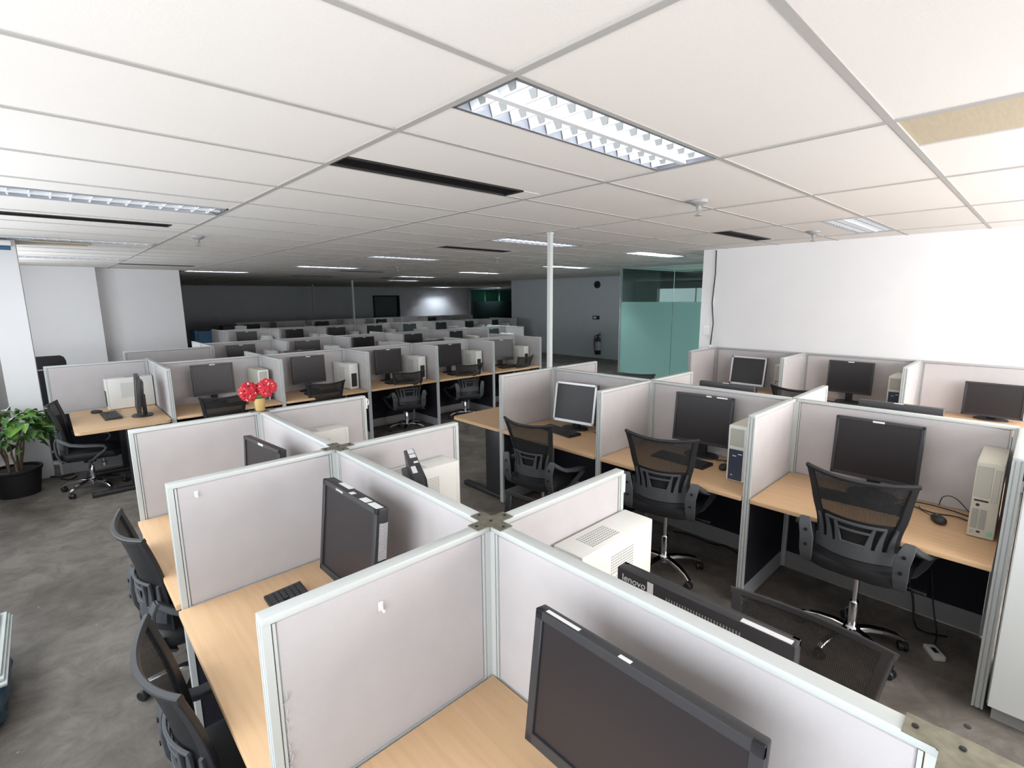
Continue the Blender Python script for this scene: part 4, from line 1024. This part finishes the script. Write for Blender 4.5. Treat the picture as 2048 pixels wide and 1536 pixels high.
for cx, cy, cz in ((-0.052, 0.02, 0.128), (0.046, -0.02, 0.145)):
    for i in range(11):
        d = Vector((rf.gauss(0, 1), rf.gauss(0, 1)-0.5, rf.gauss(0.2, 0.8))).normalized()
        p = Vector((cx, cy, cz))+d*0.040
        q = d.to_track_quat('Z', 'Y').to_euler()
        o = link('flower', pem, fl, p, q); link('stamen', stm, o)
    link('stem', MB().tube([(0, 0, 0.06), (cx*0.5, cy*0.5, 0.11), (cx, cy, cz)], 0.004, 6).mesh('stem', 'leaf_dark'), fl)

# ------------------------------------------------------------------ things on the walls
ex = thing('fire_extinguisher', 'dark fire extinguisher with pale label hung on grey wall beside the glass', 'extinguisher', (13.3, 9.96, 0.14))
link('cylinder', MB().lathe([(0.002, 0.0), (0.085, 0.0), (0.10, 0.02), (0.10, 0.46), (0.085, 0.52), (0.045, 0.555), (0.03, 0.57), (0.03, 0.60), (0.002, 0.60)], 24, (-0.12, 0, 0)).mesh('cylinder', 'ext_red'), ex)
link('label_band', MB().lathe([(0.1012, 0.14), (0.1012, 0.42)], 24, (-0.12, 0, 0)).mesh('label_band', 'print_grey'), ex)
link('valve', MB().rbox(-0.145, -0.095, -0.03, 0.03, 0.60, 0.64, 0.006).mesh('valve', 'black_plastic'), ex)
link('handle', MB().tube([(-0.12, 0.03, 0.63), (-0.12, -0.04, 0.66), (-0.12, -0.11, 0.71)], 0.012, 8).tube([(-0.12, 0.0, 0.625), (-0.12, -0.11, 0.635)], 0.010, 8).mesh('handle', 'black_plastic'), ex)
link('hose', MB().tube([(-0.14, 0.03, 0.62), (-0.14, 0.10, 0.60), (-0.14, 0.135, 0.50), (-0.14, 0.13, 0.3), (-0.14, 0.11, 0.1)], 0.014, 8).mesh('hose', 'black_plastic'), ex)
link('wall_bracket', MB().box(-0.03, 0.0, -0.04, 0.04, 0.25, 0.55).mesh('wall_bracket', 'rail_grey', False), ex)
sp = thing('wall_speaker', 'round black disc high on the grey wall above the extinguisher', 'speaker', (13.3, 10.11, 2.39))
link('rim', MB().lathe([(0.002, -0.06), (0.095, -0.06), (0.115, -0.04), (0.12, 0.0), (0.002, 0.0)], 28, axis='x').mesh('rim', 'black_plastic'), sp)
link('mesh_cover', MB().lathe([(0.002, -0.068), (0.06, -0.067), (0.09, -0.061), (0.002, -0.0605)], 24, axis='x').mesh('mesh_cover', 'vent_black'), sp)
sw = thing('control_panel', 'small black box with pale screen above the extinguisher', 'control', (13.3, 10.13, 1.33))
link('case', MB().rbox(-0.04, 0.0, -0.13, 0.13, -0.06, 0.06, 0.008).mesh('case', 'black_plastic'), sw)
link('display', MB().box(-0.042, -0.04, -0.03, 0.09, -0.03, 0.035).mesh('display', 'sticker', False), sw)
o = link('cable', MB().tube([(7.02, 3.285, CEIL-0.01), (7.02, 3.28, 2.3), (7.02, 3.30, 1.9), (7.02, 3.27, 1.6), (7.02, 3.29, 1.3)], 0.008, 6).mesh('cable', 'cable'))
set_props(o, 'dark cable running down the white right wall end', 'cable', 'cables')
sk = thing('switch_plate', 'small white switch plate low on the right wall end', 'switch', (7.03, 3.36, 1.50))
link('plate', MB().rbox(-0.012, 0.0, -0.045, 0.045, -0.06, 0.06, 0.003, 1).mesh('plate', 'white_plastic'), sk)
link('rocker', MB().rbox(-0.018, -0.012, -0.015, 0.015, -0.02, 0.02, 0.002, 1).mesh('rocker', 'white_plastic'), sk)

# ------------------------------------------------------------------ odd things
cb = thing('cabinet', 'white cabinet at the right edge beside the end panel', 'cabinet', (3.02, -0.55, 0))
link('carcass', MB().rbox(0.02, 0.60, 0.0, 0.53, 0.08, 1.27, 0.004, 1).mesh('carcass', 'cabinet_white'), cb)
link('plinth', MB().box(0.05, 0.58, 0.02, 0.51, 0.0, 0.08).mesh('plinth', 'rail_grey', False), cb)
for y0, y1 in ((0.003, 0.263), (0.267, 0.527)):
    dr_ = link('door', MB().rbox(0.0, 0.018, y0, y1, 0.085, 1.265, 0.002, 1).mesh('door', 'cabinet_white'), cb)
    link('handle', MB().rbox(-0.012, 0.0, (y0+y1)/2-0.006, (y0+y1)/2+0.006, 0.72, 0.82, 0.003, 1).mesh('handle', 'rail_grey'), dr_)
bs = thing('board_stack', 'pale boards lying on crumpled blue plastic at the left edge', 'boards', (-0.53, 3.12, 0))
link('plastic', MB().superq(0.19, 0.30, 0.10, 0.5, 0.4, 36, 16, (0.0, 0.26, 0.10), lambda p: [p[0]+0.012*math.sin(40*p[1]+30*p[2]), p[1]+0.012*math.sin(33*p[2]+21*p[0]), max(-0.1, p[2]+0.01*math.sin(28*p[0]+37*p[1]))]).mesh('plastic', 'blue_plastic'), bs)
for i in range(3): link('board', MB().rbox(-0.2, 0.205-0.01*i, 0.02+0.03*i, 0.74, 0.215+i*0.014, 0.227+i*0.014, 0.002, 1).mesh('board', 'board_pale'), bs)
link('board', MB().rbox(-0.2, 0.16, 0.1, 0.72, 0.26, 0.275, 0.003, 1).mesh('board', 'board_pale'), bs)
link('block', MB().box(-0.19, 0.12, 0.45, 0.72, 0.0, 0.215).mesh('block', 'blue_plastic', False), bs)
tb = thing('tall_board', 'tall black upright board behind the left partition', 'board', (0.0, 8.62, 0))
link('board', MB().prism([(-0.12, 0.10), (0.17, 0.10), (0.17, 1.24), (0.155, 1.285), (0.12, 1.31), (-0.12, 1.31)], -0.03, 0.03, 'y').mesh('board', 'black_matte', False), tb)
link('edge_strip', MB().box(-0.12, 0.165, -0.036, -0.03, 1.135, 1.15).mesh('edge_strip', 'rail_grey', False), tb)
link('foot', MB().rbox(-0.14, 0.18, -0.2, 0.2, 0.0, 0.10, 0.01).mesh('foot', 'black_matte'), tb)
bbx = thing('wall_box', 'small white box with blue underside high on the left column', 'box', (-0.3, 7.5, CEIL-0.09))
link('cover', MB().rbox(-0.07, 0.17, -0.1, 0.115, 0.02, 0.07, 0.006).mesh('cover', 'wall_white'), bbx)
link('roll', MB().lathe([(0.002, -0.07), (0.022, -0.07), (0.022, 0.16), (0.002, 0.16)], 12, (0, 0, 0), 'x').mesh('roll', 'blue_panel'), bbx)
bp_ = thing('blue_screen', 'low blue panel in the dark area left of the far desks', 'panel', (3.2, 15.0, 0))
link('panel', MB().rbox(-0.28, 0.24, -0.02, 0.02, 0.15, 1.20, 0.008).mesh('panel', 'blue_panel'), bp_)
link('side_panel', MB().rbox(-0.36, -0.28, -0.02, 0.5, 0.15, 1.22, 0.008).mesh('side_panel', 'blue_panel'), bp_)
link('foot', MB().box(-0.36, 0.24, -0.2, 0.3, 0.0, 0.15).mesh('foot', 'black_matte', False), bp_)
for x, m_, hh, lb in ((3.62, 'black_matte', 1.31, 'dark cupboard beside the blue panel in the dark area'), (3.92, 'wall_dim', 1.30, 'grey narrow cupboard right of the dark one by blue panel')):
    c_ = thing('cupboard', lb, 'cupboard', (x, 15.1, 0))
    link('carcass', MB().rbox(-0.14, 0.14, -0.2, 0.2, 0.06, hh, 0.006).mesh('carcass', m_), c_)
    link('door', MB().rbox(-0.13, 0.13, -0.215, -0.2, 0.08, hh-0.02, 0.003, 1).mesh('door', m_), c_)
    link('plinth', MB().box(-0.13, 0.13, -0.18, 0.18, 0, 0.06).mesh('plinth', 'black_matte', False), c_)

for lb_, ns in LABELS.items():
    if len(ns) > 1: print('DUPLICATE LABEL', lb_, ns)
print('objects', len(bpy.data.objects))
